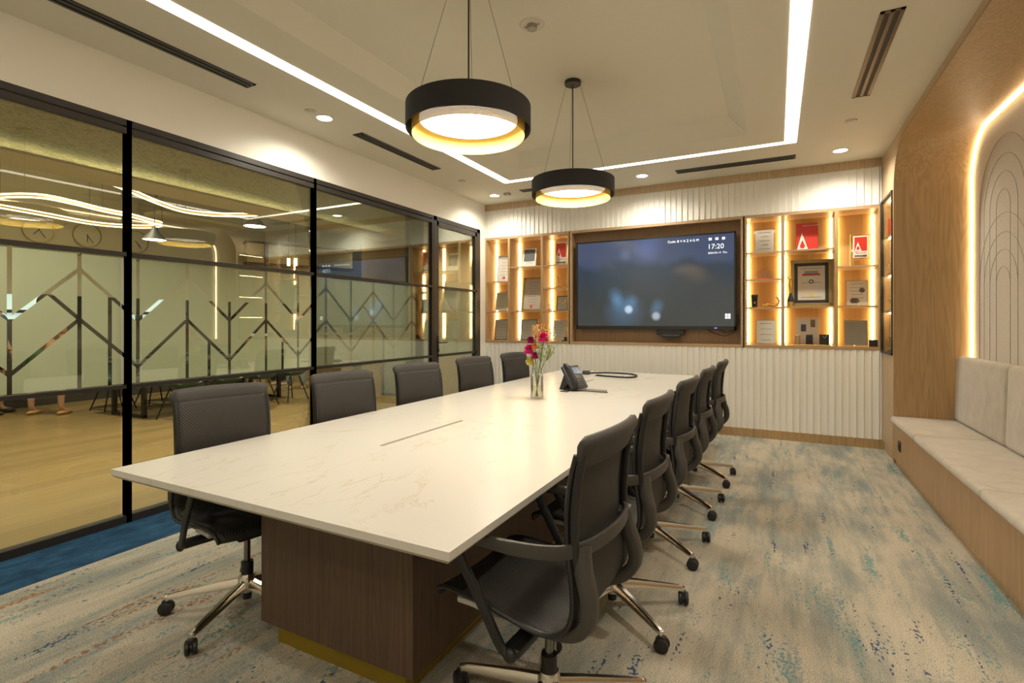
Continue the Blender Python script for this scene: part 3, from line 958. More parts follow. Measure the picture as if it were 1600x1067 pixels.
# people standing in the cafe
def skin_mesh(name, verts, edges, radii, mt, parent, sub=2):
    me = bpy.data.meshes.new(name)
    me.from_pydata(verts, edges, [])
    me.materials.append(mt)
    o = bpy.data.objects.new(name, me)
    COL.objects.link(o); o.parent = parent
    md = o.modifiers.new('skin', 'SKIN')
    for i, r in enumerate(radii):
        sv = me.skin_vertices[0].data[i]
        sv.radius = (r, r) if not isinstance(r, tuple) else r
        sv.use_root = (i == 0)
    md.use_smooth_shade = True
    ss = o.modifiers.new('sub', 'SUBSURF'); ss.levels = sub; ss.render_levels = sub
    return o
SKIN = mat('skin', (.50, .27, .17), .5)
def person(loc, rz, label, top, bottom, shoe, spread=.13, bare=True, hair=(.02, .015, .012), step=.0):
    e = empty('person', loc, rz, label=label, cat='person')
    V = [(0, 0, .95), (0, 0, 1.12), (0, 0, 1.32), (0, 0, 1.44), (0, .0, 1.52), (.02, 0, 1.60),
         (step, spread * .7, .88), (step, spread, .50), (step * .8, spread, .10), (step * .8 + .05, spread, .05), (step * .8 + .15, spread + .02, .035),
         (-step, -spread * .7, .88), (-step, -spread, .50), (-step * 1.1, -spread, .10), (-step * 1.1 + .05, -spread, .05), (-step * 1.1 + .15, -spread - .02, .035),
         (0, .19, 1.40), (0, .24, 1.12), (.10, .20, .92), (0, -.19, 1.40), (0, -.24, 1.12), (.10, -.20, .92)]
    E_ = [(0, 1), (1, 2), (2, 3), (3, 4), (4, 5), (0, 6), (6, 7), (7, 8), (8, 9), (9, 10), (0, 11), (11, 12), (12, 13), (13, 14), (14, 15), (3, 16), (16, 17), (17, 18), (3, 19), (19, 20), (20, 21)]
    Rr = [.14, .13, .15, .09, .055, .06, .085, .055, .036, .036, .025, .085, .055, .036, .036, .025, .055, .042, .03, .055, .042, .03]
    skin_mesh('body', V, E_, Rr, SKIN, e)
    b = MB(); b.sphere((.02, 0, 1.62), .105, (.92, .78, 1.15)); b.sphere((.115, 0, 1.60), .016, (1, .7, 1.3), 8, 6); b.sphere((.02, .083, 1.61), .02, (.6, .4, 1), 8, 6); b.sphere((.02, -.083, 1.61), .02, (.6, .4, 1), 8, 6); b.build('head', SKIN, e, smooth=True)
    b = MB(); b.sphere((-.005, 0, 1.65), .115, (.95, .85, 1.0)); b.build('hair', mat('hair_dark', hair, .6), e, smooth=True)
    b = MB(); b.sphere((.108, .03, 1.63), .009, (.6, 1, .7), 8, 6); b.sphere((.108, -.03, 1.63), .009, (.6, 1, .7), 8, 6); b.sphere((.112, 0, 1.565), .014, (.4, 1.5, .3), 8, 6); b.build('face_features', INK, e)
    for s in (1, -1):
        wx, wy = .10, s * .20
        hv = [(wx, wy, .92), (wx + .02, wy, .86), (wx + .03, wy, .83)]
        he = [(0, 1), (1, 2)]; hr = [.028, .034, .03]
        for f in range(4):
            i0 = len(hv)
            hv += [(wx + .0 + f * .018, wy + .002, .80), (wx + .004 + f * .018, wy, .765 + abs(f - 1.5) * .006)]
            he += [(2, i0), (i0, i0 + 1)]; hr += [.009, .008]
        i0 = len(hv); hv += [(wx + .065, wy, .86), (wx + .075, wy, .825)]; he += [(1, i0), (i0, i0 + 1)]; hr += [.010, .009]
        skin_mesh('hand', hv, he, hr, SKIN, e, 1)
    TV = [(0, 0, .90), (0, 0, 1.12), (0, 0, 1.32), (0, 0, 1.43), (0, .195, 1.39), (0, .245, 1.16), (0, -.195, 1.39), (0, -.245, 1.16)]
    skin_mesh('shirt', TV, [(0, 1), (1, 2), (2, 3), (3, 4), (4, 5), (3, 6), (6, 7)], [.165, .15, .165, .10, .075, .06, .075, .06], top, e)
    zz = .62 if bare else .14
    PV = [(0, 0, .97), (step, spread * .7, .86), (step, spread, zz if bare else .5), (-step, -spread * .7, .86), (-step, -spread, zz if bare else .5)]
    PE = [(0, 1), (1, 2), (0, 3), (3, 4)]; PR = [.16, .105, .09 if bare else .08, .105, .09 if bare else .08]
    if not bare:
        PV += [(step * .8, spread, .09), (-step * 1.1, -spread, .09)]; PE += [(2, 5), (4, 6)]; PR += [.07, .07]
    skin_mesh('trousers' if not bare else 'shorts', PV, PE, PR, bottom, e)
    for s, xx in ((1, step * .8), (-1, -step * 1.1)):
        b = MB(); b.sphere((xx + .06, s * spread, .03), .13, (1, .36, .28 if bare else .42))
        for v in b.bm.verts: v.co.z = max(v.co.z, 0.0)
        b.build('shoe', shoe, e, smooth=True)
    return e
p = at(72, 648, 2, 0)
fa = YAW + PI / 2
person((p.x, p.y, 0), fa, 'person with bare legs and tan sandals standing by the cafe chairs', mat('shirt_rust', (.30, .12, .06), .7), mat('shorts_green', (.05, .12, .06), .8), mat('tan_sandal', (.42, .24, .09), .6), spread=.22)
p = at(463, 608, 2, 0)
person((p.x, p.y, 0), fa + .3, 'person in light blue jeans and pale trainers standing beyond the glass', mat('shirt_grey', (.30, .30, .30), .7), mat('light_jeans', (.30, .38, .40), .8), mat('pale_trainer', (.50, .42, .33), .6), spread=.12, bare=False)
p = at(434, 602, 2, 0)
person((p.x, p.y, 0), fa - .3, 'person in black trousers standing behind the one in jeans', mat('shirt_black', (.02, .02, .022), .7), mat('black_trousers', (.012, .012, .014), .8), mat('pale_shoe', (.5, .43, .34), .6), spread=.12, bare=False)
person((-10.2, 3.2, 0), fa - 1.2, 'person in a dark sandal at the far left edge beyond the glass', mat('shirt_blue', (.05, .09, .16), .7), mat('shorts_dark', (.03, .03, .04), .8), mat('black_sandal', (.03, .025, .02), .6), spread=.15)

# ------------------------------------------------------------------ oak wall unit on the back wall
dpt = .33
UZ0, UZ1 = 1.052, 2.612
unit = {}
def shelf_unit(name, xs, shelves, label):
    x0, x1 = xs[0], xs[-1]
    e = empty(name, ((x0 + x1) / 2, D, UZ0), label=label, cat='shelving')
    ox = (x0 + x1) / 2
    b = MB()
    b.box(x0 - ox, x1 - ox, -.012, dpt, 0, .035); b.build('bottom_board', OAKX, e)
    b = MB(); b.box(x0 - ox, x1 - ox, -.012, dpt, UZ1 - UZ0 - .035, UZ1 - UZ0); b.build('top_board', OAKX, e)
    b = MB(); b.box(x0 - ox, x1 - ox, dpt - .01, dpt + .01, 0, UZ1 - UZ0); b.build('back_panel', mat_back, e)
    for x in xs:
        bb = MB(); bb.box(max(x - .017, x0) - ox, min(x + .017, x1) - ox, -.012, dpt, .035, UZ1 - UZ0 - .035); bb.build('divider', OAK, e)
    for k, zs in enumerate(shelves):
        for z in zs:
            bb = MB(); bb.box(xs[k] + .017 - ox, xs[k + 1] - .017 - ox, -.006, dpt - .01, z - .009 - UZ0, z + .009 - UZ0); bb.build('shelf', OAKX, e)
        zz = [UZ0 + .035] + sorted(z for z in zs) + [UZ1 - .035]
        for a_z, b_z in zip(zz[:-1], zz[1:]):
            for s, xx in ((1, xs[k] + .017), (-1, xs[k + 1] - .017)):
                bb = MB(); bb.box(min(xx, xx + s * .020) - ox, max(xx, xx + s * .020) - ox, dpt - .034, dpt - .012, a_z + .014 - UZ0, b_z - .014 - UZ0); bb.build('light', E_LED, e)
    return e
mat_back = wood('oak_shelf_back', (0.55, 0.36, 0.15), (0.44, 0.27, 0.10), 'z', figure=.3)
LX = [W + .0, -3.485, -2.957, -2.55]
RX = [-.334, .068, .587, .985]
shelf_unit('display_shelf', LX, [[1.509, 1.949], [1.514, 2.152], [1.509, 1.831, 2.154]], 'left lit oak shelf unit with ten open bays beside the screen')
shelf_unit('display_shelf', RX, [[1.520, 1.849, 2.164], [1.528, 2.169], [1.522, 1.959]], 'right lit oak shelf unit with ten open bays beside the screen')
mp = empty('media_wall', (-1.45, D, UZ0), label='recessed oak panel holding the wall screen between the two shelf units', cat='panel')
b = MB(); b.box(-2.533 + 1.45, -.351 + 1.45, .11, .13, 0, UZ1 - UZ0); b.build('back_panel', OAKM, mp)
b = MB(); b.box(-2.533 + 1.45, -.351 + 1.45, -.012, .11, 0, .035); b.box(-2.533 + 1.45, -.351 + 1.45, -.012, .11, UZ1 - UZ0 - .035, UZ1 - UZ0)
b.box(-2.533 + 1.45, -2.50 + 1.45, -.012, .11, .035, UZ1 - UZ0 - .035); b.box(-.376 + 1.45, -.351 + 1.45, -.012, .11, .035, UZ1 - UZ0 - .035); b.build('edge_frame', OAKX, mp)

# screen
def _screen():
    m = bpy.data.materials.new('screen_picture')
    n, l, bb = nt(m)
    v = coords(n, l, (1, 1, 1))
    g = n.new('ShaderNodeSeparateXYZ'); l.new(v, g.inputs[0])
    mr = n.new('ShaderNodeMapRange'); mr.inputs['From Min'].default_value = -.55; mr.inputs['From Max'].default_value = .55
    l.new(g.outputs[2], mr.inputs['Value'])
    nz = noise(n, l, v, 1.3, 3, .5, .5)
    ad = n.new('ShaderNodeMath'); ad.operation = 'MULTIPLY_ADD'; ad.inputs[1].default_value = .45
    l.new(nz, ad.inputs[0]); l.new(mr.outputs[0], ad.inputs[2])
    c = ramp(n, l, ad.outputs[0], [(.2, (.055, .060, .055)), (.62, (.045, .055, .058)), (.9, (.035, .055, .085)), (1.2, (.06, .085, .16))])
    # bokeh glow, lower centre-left
    def blob(c, x, z, r, col, soft=1.0):
        vm = n.new('ShaderNodeVectorMath'); vm.operation = 'DISTANCE'; vm.inputs[1].default_value = (x, 0, z)
        cb = n.new('ShaderNodeCombineXYZ'); l.new(g.outputs[0], cb.inputs[0]); l.new(g.outputs[2], cb.inputs[2])
        l.new(cb.outputs[0], vm.inputs[0])
        k = ramp(n, l, vm.outputs['Value'], [(0, (1, 1, 1)), (r * (1 - soft * .9), (1, 1, 1)), (r, (0, 0, 0))])
        return mixc(n, l, k, c, mixc(n, l, .999, c, col, 'ADD'))
    c = blob(c, -.1, .15, .75, (.035, .035, .028))
    c = blob(c, -.04, .47, .22, (.03, .05, .16))
    c = blob(c, -.33, .39, .10, (.05, .06, .09))
    for x, z, rr in ((-.41, -.26, .13), (-.47, -.13, .12), (-.44, -.20, .10), (-.24, -.22, .10), (-.27, -.30, .12), (.09, -.28, .10), (.06, -.36, .10), (-.35, -.36, .3)):
        c = blob(c, x, z, rr, (.03, .08, .15))
    c = blob(c, -.285, -.33, .065, (.50, .55, .60), .6)
    c = blob(c, .068, -.42, .065, (.38, .42, .46), .6)
    bb.inputs['Base Color'].default_value = (.012, .012, .013, 1)
    bb.inputs['Roughness'].default_value = .12
    l.new(c, bb.inputs['Emission Color'])
    bb.inputs['Emission Strength'].default_value = 0.55
    return m
tv = empty('wall_screen', (-1.433, D - .01, 1.85), label='large black wall-mounted screen showing a dark blue-grey picture', cat='screen')
b = MB(); b.box(-1.005, 1.005, .03, .11, -.58, .58, .006); b.build('housing', PLBLK, tv)
b = MB()
for xa, xb, za, zb in ((-1.005, 1.005, .57, .59), (-1.005, 1.005, -.59, -.545), (-1.005, -.985, -.59, .59), (.985, 1.005, -.59, .59)): b.box(xa, xb, 0, .03, za, zb)
b.build('bezel', PLBLK, tv)
b = MB(); b.quad([(-.985, .005, -.545), (.985, .005, -.545), (.985, .005, .57), (-.985, .005, .57)]); sc_ = b.build('picture', _screen(), tv)
UI = emis('screen_text_glow', (.75, .88, 1.0), .6)
text_obj('17:20', .085, UI, sc_, (.78, .001, .395), (PI / 2, 0, 0), name='clock')
text_obj('Code: B V A Z 4 G M', .042, UI, sc_, (.40, .001, .50), (PI / 2, 0, 0), name='status_text')
text_obj('2024-03-14  Thu', .032, UI, sc_, (.80, .001, .335), (PI / 2, 0, 0), name='date')
b = MB()
for k in range(3): b.box(.70 + k * .075, .735 + k * .075, 0, .002, .50, .53)
for i in range(2):
    for j in range(2): b.box(.885 + i * .033, .912 + i * .033, 0, .002, -.455 + j * .033, -.428 + j * .033)
b.build('icons', UI, sc_)
text_obj('ON', .02, emis('blue_led', (.1, .1, 1), 1.5), tv, (.78, -.001, -.575), (PI / 2, 0, 0), name='power_light')
b = MB(); b.box(-.17, .17, .0, .06, -.66, -.59, .01); b.box(-.10, .12, -.03, .05, -.69, -.655, .008)
v_ = tag(b.build('camera_bar', PLBLK), 'black conference camera bar below the middle of the wall screen', 'camera'); v_.location = (-1.19, D - .0, 1.85)
b = MB(); b.tube(smooth_path([(.66, .05, -.58), (.78, .02, -.64), (.90, .02, -.66), (1.0, .02, -.60), (1.03, .03, -.50), (1.02, .05, -.4)], 6), .005, 6); b.tube(smooth_path([(.80, .04, -.58), (.90, .03, -.63), (1.0, .03, -.58)], 6), .004, 6)
v_ = tag(b.build('power_cable', PLBLK, smooth=True), 'thin black cables looping below the lower right corner of the screen', 'cable'); v_.location = (-1.433, D - .0, 1.85)

# ---- things on the shelves
PAPER = mat('paper_white', (.66, .62, .54), .5)
PAPERG = mat('paper_greygreen', (.50, .51, .44), .35)
SILV = mat('silver_plate', (.62, .60, .52), .22, .8)
RED = mat('award_red', (.62, .035, .02), .35)
CRY = CLEAR
DKF = mat('dark_frame', (.03, .028, .025), .4)
GILT = mat('antique_gilt', (.38, .29, .11), .35, .7)
def shelf_item(x0p, x1p, ytp, zb, ypl):
    a = at(x0p, ytp, 1, ypl); c = at(x1p, ytp, 1, ypl)
    m = at((x0p + x1p) / 2, ytp, 1, ypl)
    return (a.x + c.x) / 2, c.x - a.x, m.z - zb
def cert(name, x0p, x1p, ytp, zb, label, frame=None, fw=.008, paper=None, yp=None, tilt=10, cat='certificate', extra=None, lines=7, yaw=0):
    yp = yp or D + .16
    x, w_, h = shelf_item(x0p, x1p, ytp, zb, yp)
    e = empty(name, (x, yp, zb + .0005), label=label, cat=cat)
    e.rotation_euler = (R_(-tilt), 0, R_(yaw))
    fm = frame or CRY
    b = MB()
    if frame is None:
        b.box(-w_ / 2, w_ / 2, -.004, .004, 0, h); b.build('acrylic_stand', CRY, e)
    else:
        for xa, xb, za, zb_ in ((-w_ / 2, -w_ / 2 + fw, 0, h), (w_ / 2 - fw, w_ / 2, 0, h), (-w_ / 2, w_ / 2, 0, fw), (-w_ / 2, w_ / 2, h - fw, h)): b.box(xa, xb, -.012, .006, za, zb_, min(.004, fw / 3))
        b.build('frame', fm, e)
    q = fw if frame else .012
    b = MB(); b.box(-w_ / 2 + q, w_ / 2 - q, -.006 if frame is None else -.002, .003 if frame else -.0045, q, h - q)
    b.build('sheet', paper or PAPER, e)
    b = MB()
    iw = w_ / 2 - q
    yy = -.0075 if frame is None else -.0035
    for k in range(lines):
        zz = q + (h - 2 * q) * (.86 - .72 * k / max(1, lines - 1)); ww = iw * random.uniform(.35, .75)
        b.box(-ww, ww, yy, yy + .001, zz, zz + .005)
    if lines: b.build('print', mat('print_grey', (.25, .23, .19), .6), e)
    if extra: extra(e, w_, h, q, yy)
    return e
def seal(col, x=0, z=.15, r=.022):
    def f(e, w_, h, q, yy):
        b = MB(); b.cyl((0, 0, 0), r, .003, 20, M=Matrix.Translation((x * w_, yy, z * h)) @ Matrix.Rotation(PI / 2, 4, 'X')); b.build('seal', mat('seal_%g_%g' % (col[0], col[1]), col, .5), e)
    return f
def a_logo(e, x0, x1, z0, z1, yy, rd=True, bgc=RED):
    """white tapering A with a red drop"""
    wq, hq = x1 - x0, z1 - z0
    b = MB(); b.box(x0, x1, yy - .001, yy, z0, z1); b.build('red_field', bgc, e)
    cx, zt = x0 + wq * .27, z0 + hq * .66
    b = MB()
    b.poly([(cx, yy - .003, zt), (cx - wq * .25, yy - .003, z0), (cx + wq * .30, yy - .003, z0)], (0, .001, 0))
    b.build('letter_a', mat('logo_white', (.85, .82, .78), .5), e)
    b = MB()
    pts = [(cx + wq * .02, yy - .005, z0 + hq * .40)]
    for k in range(13):
        a = R_(30 - 240 * k / 12); pts.append((cx + wq * .02 + wq * .12 * math.cos(a), yy - .005, z0 + hq * .17 + wq * .12 * math.sin(a)))
    b.poly(pts, (0, .001, 0)); b.build('letter_drop', bgc, e)
def winner(e, w_, h, q, yy):
    a_logo(e, -w_ * .40, w_ * .40, h * .33, h * .90, yy)
    text_obj('WINNER', w_ * .205, INK, e, (0, yy - .001, h * .08), (PI / 2, 0, 0), name='lettering', off=.001)
    text_obj("DESIGN AWARD", w_ * .09, mat('ink_red', (.45, .05, .03), .6), e, (0, yy - .001, h * .23), (PI / 2, 0, 0), name='caption')
PLW = mat('poster_white', (.78, .74, .68), .45)
g = UZ0 + .035
cert('framed_certificate', 776, 796, 398, 1.958, 'tall white certificate with red seal in the upper far-left shelf bay', PAPERG, .006, PAPER, extra=seal((.55, .03, .02), .05, .16, .022))
cert('award_plaque', 773, 792.5, 455, 1.518, 'grey-green printed plaque in the middle far-left shelf bay', None, paper=PAPERG)
cert('framed_certificate', 772.5, 792.5, 499, g, 'grey-green sheet in thin dark frame in the bottom far-left shelf bay', DKF, .008, PAPERG)
def photo(e, w_, h, q, yy):
    b = MB(); b.box(-w_ * .36, w_ * .36, yy - .001, yy, h * .30, h * .90); b.build('picture', mat('photo_grey', (.09, .10, .10), .5), e)
cert('printed_award', 815, 838, 386, 2.161, 'clear stand with dark photo print in the top of the second left shelf column', None, paper=PLW, extra=photo, lines=9)
cert('framed_certificate', 815, 846, 432, 1.523, 'large gilt framed certificate with red seal left of the screen', GILT, .022, mat('paper_beige', (.50, .43, .35), .4), extra=seal((.7, .03, .04), -.02, .12, .02), lines=9)
cert('framed_certificate', 813.5, 838, 499, g, 'grey sheet in dark frame at the bottom of the second left shelf column', DKF, .008, PAPERG)
cert('award_poster', 867, 886, 376, 2.163, 'small red and white WINNER poster in the top bay just left of the screen', None, paper=PLW, extra=winner, lines=0, tilt=4)
crystal_award('crystal_trophy', (*at(873, 440, 1, D + .15).xy, 1.84), 'slim clear glass column trophy in the bay left of the screen', h=.17, r=.03, mt=CLEAR)
crystal_award('crystal_cup', (*at(859, 480, 1, D + .12).xy, 1.518), 'tiny clear cup on the shelf left of the screen', h=.09, r=.028, mt=CLEAR)
def goldd(e, w_, h, q, yy):
    b = MB()
    for k in range(5): b.sphere((w_ * (-.25 + .12 * k), yy, h * (.55 + .12 * math.sin(k * 2))), .012, (1, .3, 1), 8, 6)
    b.build('gold_emblem', GOLDS, e)
cert('award_plaque', 869.5, 887, 462, 1.518, 'dark framed plaque with gold emblem in the third bay left of the screen', DKF, .010, PAPERG, extra=goldd, lines=0)
cert('printed_award', 863, 885, 499, g, 'clear plaque with fine print in the bottom bay left of the screen', None, paper=PAPERG)
b = MB(); p = at(884, 528, 1, D + .06); b.box(p.x - .02, p.x + .02, D + .04, D + .09, g, g + .06, .004); b.box(p.x - .05, p.x + .02, D + .03, D + .1, g, g + .012, .003)
tag(b.build('small_box', PLBLK), 'small black block in the bottom bay just left of the screen', 'box')
# right unit
cert('silver_plaque', 1178, 1211, 356, 2.173, 'shiny silver plaque in the top bay right of the screen', None, paper=SILV, lines=5)
ca = empty('crystal_award', (*at(1196, 430, 1, D + .14).xy, 1.858), label='clear cloud-shaped glass award with red base right of the screen', cat='trophy')
b = MB()
for x, z, r in ((-.05, .055, .045), (.0, .085, .055), (.05, .06, .045), (0, .045, .05)): b.cyl((0, 0, -.008), r, .016, 24, M=Matrix.Translation((x, 0, z)) @ Matrix.Rotation(PI / 2, 4, 'X'))
b.build('body', CLEAR, ca)
b = MB(); b.box(-.06, .06, -.012, .012, 0, .028, .004); b.build('base', mat('base_red', (.65, .12, .06), .4), ca)
tm = empty('tumbler', (*at(1179.5, 470, 1, D + .12).xy, 1.53), label='matte black travel tumbler on the shelf right of the screen', cat='tumbler')
b = MB(); b.lathe([(0, 0), (.030, 0), (.038, .13), (0, .13)]); b.build('body', PLBLK, tm, smooth=True)
b = MB(); b.lathe([(.041, .125), (.041, .145), (.034, .152), (0, .152)]); b.build('lid', PLGRY, tm, smooth=True)
b = MB(); b.lathe([(.006, 0), (.009, 0), (.009, .002), (.006, .002)], M=Matrix.Translation((0, -.037, .055)) @ Matrix.Rotation(PI / 2, 4, 'X'), close=True); b.build('logo', PLW, tm)
gs = empty('gold_sculpture', (*at(1205, 478, 1, D + .12).xy, 1.53), label='small curled gold sculpture beside the black tumbler', cat='sculpture')
b = MB(); b.tube(smooth_path([(-.085, 0, .02), (-.04, 0, .035), (.02, 0, .02), (.06, 0, .03), (.08, 0, .07), (.06, 0, .11), (.035, 0, .125)], 6), lambda t: .017 * (1 - .75 * t) + .003, 10); b.build('body', GOLDS, gs, smooth=True)
b = MB(); b.sphere((-.05, -.02, .015), .018, (1.3, .7, .8)); b.build('foot', GOLDS, gs, smooth=True)
cert('silver_plaque', 1180.5, 1213.5, 499, g, 'pale silver plaque in the bottom bay right of the screen', None, paper=SILV, lines=4, cat='plaque')
def redposter(e, w_, h, q, yy):
    a_logo(e, -w_ / 2 + .004, w_ / 2 - .004, .004, h - .004, yy)
    text_obj("DESIGN AWARD", w_ * .10, PLW, e, (w_ * .16, yy - .003, h * .88), (PI / 2, 0, 0), name='caption')
cert('award_poster', 1243.5, 1278.5, 348, 2.178, 'plain red poster with a large white letter A in the right shelf unit', None, paper=RED, extra=redposter, lines=0, tilt=4, yp=D + .2)
def gilt(e, w_, h, q, yy):
    f2 = q * .95
    b = MB()
    o2 = q
    for xa, xb, za, zb_ in ((-w_ / 2 + o2, -w_ / 2 + o2 + .035, o2, h - o2), (w_ / 2 - o2 - .035, w_ / 2 - o2, o2, h - o2), (-w_ / 2 + o2, w_ / 2 - o2, o2, o2 + .035), (-w_ / 2 + o2, w_ / 2 - o2, h - o2 - .035, h - o2)): b.box(xa, xb, yy - .001, yy + .001, za, zb_)
    b.build('mount', DKF, e)
    b = MB(); b.box(-.09, .09, yy - .002, yy, h * .66, h * .70); b.build('ribbon', mat('ribbon_red', (.5, .05, .03), .5), e)
    b = MB(); b.box(-.07, .07, yy - .0015, yy, h * .70, h * .76); b.build('crest', mat('crest_blue', (.25, .33, .38), .5), e)
    b = MB(); b.lathe([(.014, 0), (.024, 0), (.024, .002), (.014, .002)], M=Matrix.Translation((0, yy, h * .53)) @ Matrix.Rotation(PI / 2, 4, 'X'), close=True); b.build('emblem', INK, e)
    seal((.75, .62, .12), 0, .24, .022)(e, w_, h, q, yy)
cert('framed_certificate', 1235.5, 1301, 405, 1.537, 'large certificate in wide gilt frame in the middle of the right shelf', GILT, .038, PAPER, extra=gilt, lines=3, tilt=5, yp=D + .22)
tr = empty('gold_trophy', (*at(1235.5, 478, 1, D + .06).xy, 1.537), label='gold winged figure trophy on dark base in front of the gilt frame', cat='trophy')
b = MB(); b.cyl((0, 0, 0), .035, .05, 20); b.build('base', GOLDS, tr, smooth=True)
b = MB(); b.lathe([(.033, .05), (.036, .07), (.022, .11), (.012, .15), (0, .15)], seg=20); b.build('stem', mat('trophy_blue', (.05, .06, .10), .3, .5), tr, smooth=True)
b = MB(); b.lathe([(.010, .15), (.014, .18), (.020, .22), (.022, .26), (.013, .285), (.014, .30), (.0, .31)], seg=16); b.tube([(0, 0, .28), (-.03, 0, .33), (0, 0, .36), (.03, 0, .33), (0, 0, .28)], .005, 6); b.sphere((0, 0, .315), .014); b.build('figure', GOLDS, tr, smooth=True)
def boardx(e, w_, h, q, yy):
    b = MB(); b.box(-w_ * .28, -w_ * .05, yy - .004, yy, h * .5, h * .76, .002); b.build('navy_picture', mat('navy_item', (.07, .09, .14), .4), e)
    b = MB(); b.box(w_ * .15, w_ * .35, yy - .004, yy, h * .66, h * .93, .004); b.build('brown_picture', mat('brown_item', (.22, .15, .09), .4), e)
cert('product_board', 1244, 1279, 496.6, g, 'white product board standing behind small canisters in the bottom right shelf', PLW, .004, PLW, extra=boardx, lines=0, tilt=3, yp=D + .2)
cn_ = empty('canister', (*at(1245.7, 537, 1, D + .1).xy, g + .012), label='beige metal canister left of the black one before the product board', cat='canister')
b = MB(); b.cyl((0, 0, 0), .032, .10, 24); b.build('body', mat('champagne_metal', (.45, .35, .22), .4, .6), cn_, smooth=True)
b = MB(); b.lathe([(0, .104), (.030, .104), (.033, .10)]); b.build('lid', mat('champagne_metal', (.45, .35, .22), .4, .6), cn_)
cn_ = empty('canister', (*at(1264.5, 537, 1, D + .1).xy, g + .012), label='glossy black canister on low stand in the bottom right shelf', cat='canister')
b = MB(); b.box(-.034, .034, -.03, .03, .005, .112, .006); b.build('body', PLBLK, cn_, smooth=True)
b = MB(); b.box(-.045, .045, -.035, .035, 0, .006); b.build('base', PLGRY, cn_)
cn_ = empty('gift_box', (*at(1288, 537, 1, D + .1).xy, g + .012), label='black box with a pale V-shaped mark in the bottom right shelf', cat='box')
b = MB(); b.box(-.048, .048, -.03, .03, 0, .115, .003); b.build('body', PLBLK, cn_)
b = MB(); b.tube([(-.02, -.031, .105), (0, -.031, .07), (.022, -.031, .108)], .002, 4); b.build('mark', CHROME, cn_)
b = MB(); x0 = at(1237, 538, 1, D + .1).x; x1 = at(1298, 538, 1, D + .1).x; b.box(x0, x1, D + .045, D + .15, g, g + .011, .003)
tag(b.build('display_tray', GOLDS), 'thin gold tray under the canisters in the bottom right shelf', 'tray')
def stand(e, w_, h, q, yy):
    winner(e, w_ * .86, h, q, yy)
cert('award_poster', 1330.5, 1359, 366.8, 2.055, 'WINNER poster in clear holder in the tall bay of the far-right shelf column', None, paper=PLW, extra=stand, lines=0, tilt=0, yp=D + .16)
b = MB(); q0 = at(1329, 366, 1, D + .17); q1 = at(1361, 366, 1, D + .17)
for xx in (q0.x, q1.x): b.tube([(xx, D + .175, 1.968), (xx, D + .175, q0.z)], .003, 6)
b.tube([(q0.x, D + .175, q0.z - .02), (q1.x, D + .175, q0.z - .02)], .003, 6); b.tube([(q0.x, D + .175, 2.055), (q1.x, D + .175, 2.055)], .003, 6)
b.tube([(q0.x, D + .175, 1.971), (q0.x, D + .10, 1.971)], .003, 6); b.tube([(q1.x, D + .175, 1.971), (q1.x, D + .10, 1.971)], .003, 6)
tag(b.build('poster_stand', GOLDS), 'thin gold wire stand holding the WINNER poster in the far-right column', 'stand')
def pumpkin(e, w_, h, q, yy):
    b = MB()
    for s in (-.13, .0): b.cyl((0, 0, 0), w_ * .13, .002, 16, M=Matrix.Translation((w_ * (s - .05), yy, h * .2)) @ Matrix.Rotation(PI / 2, 4, 'X'))
    b.cyl((0, 0, 0), w_ * .12, .002, 16, M=Matrix.Translation((w_ * .2, yy, h * .6)) @ Matrix.Rotation(PI / 2, 4, 'X'))
    b.build('picture', mat('print_dark', (.12, .10, .09), .6), e)
cert('printed_award', 1321, 1358.5, 437, 1.531, 'clear framed article with small pictures in the middle bay of the far-right column', None, paper=PAPER, extra=pumpkin, lines=6, tilt=6)
cert('award_plaque', 1318, 1358, 499, g, 'grey glass plaque leaning in the bottom bay of the far-right column', None, paper=mat('plaque_grey', (.30, .31, .28), .2), lines=8, tilt=9)
b = MB(); p = at(1366, 535, 1, D + .06); b.box(p.x - .045, p.x + .045, D + .03, D + .09, g, g + .075, .004)
bx_ = tag(b.build('small_box', PLBLK), 'small black and red box at the bottom right corner of the shelves', 'box')

# ------------------------------------------------------------------ ceiling fittings
dl = ['near the left wall above the second glass bay', 'in the far left ceiling corner', 'above the wall screen', 'in the far right ceiling corner', 'over the bench side', 'near the left wall by the camera', 'behind the camera on the right', 'behind the camera in the middle']
for k, (x, y) in enumerate(DOWN):
    e = empty('downlight', (x, y, ZC), label='round recessed downlight ' + dl[k], cat='ceiling light', group='recessed downlights')
    b = MB(); b.lathe([(.062, 0), (.078, 0), (.078, -.004), (.062, -.006)], seg=32, close=True); b.build('rim', mat('downlight_rim', (.8, .78, .72), .5), e)
    b = MB(); b.cyl((0, 0, -.004), .063, .003, 32); b.build('lens', E_DOWN, e)
ds = ['beside the near left downlight', 'near the far left corner of the light strip', 'beyond the right air grille']
for k, (x, y) in enumerate([(-3.437, 3.01), (-3.46, 5.359), (0.578, 5.308)]):
    b = MB(); b.cyl((0, 0, -.012), .045, .012, 24); b.cyl((0, 0, -.016), .03, .004, 24)
    o = tag(b.build('sprinkler_cover', mat('cover_white', (.62, .58, .50), .5)), 'small flat white ceiling disc ' + ds[k], 'sprinkler', 'flat ceiling discs'); o.location = (x, y, ZC)
e = empty('smoke_detector', (-1.36, 2.91, uz), label='round white detector on the ceiling between the two pendants', cat='detector')
b = MB(); b.lathe([(0, -.006), (.075, -.006), (.08, 0)], seg=32); b.build('plate', mat('cover_white', (.62, .58, .50), .5), e)
b = MB(); b.cyl((0, 0, -.03), .032, .024, 20); b.box(-.05, -.035, -.005, .005, -.012, -.006); b.box(.035, .05, -.005, .005, -.012, -.006); b.build('sensor', mat('sensor_grey', (.35, .32, .27), .5), e)
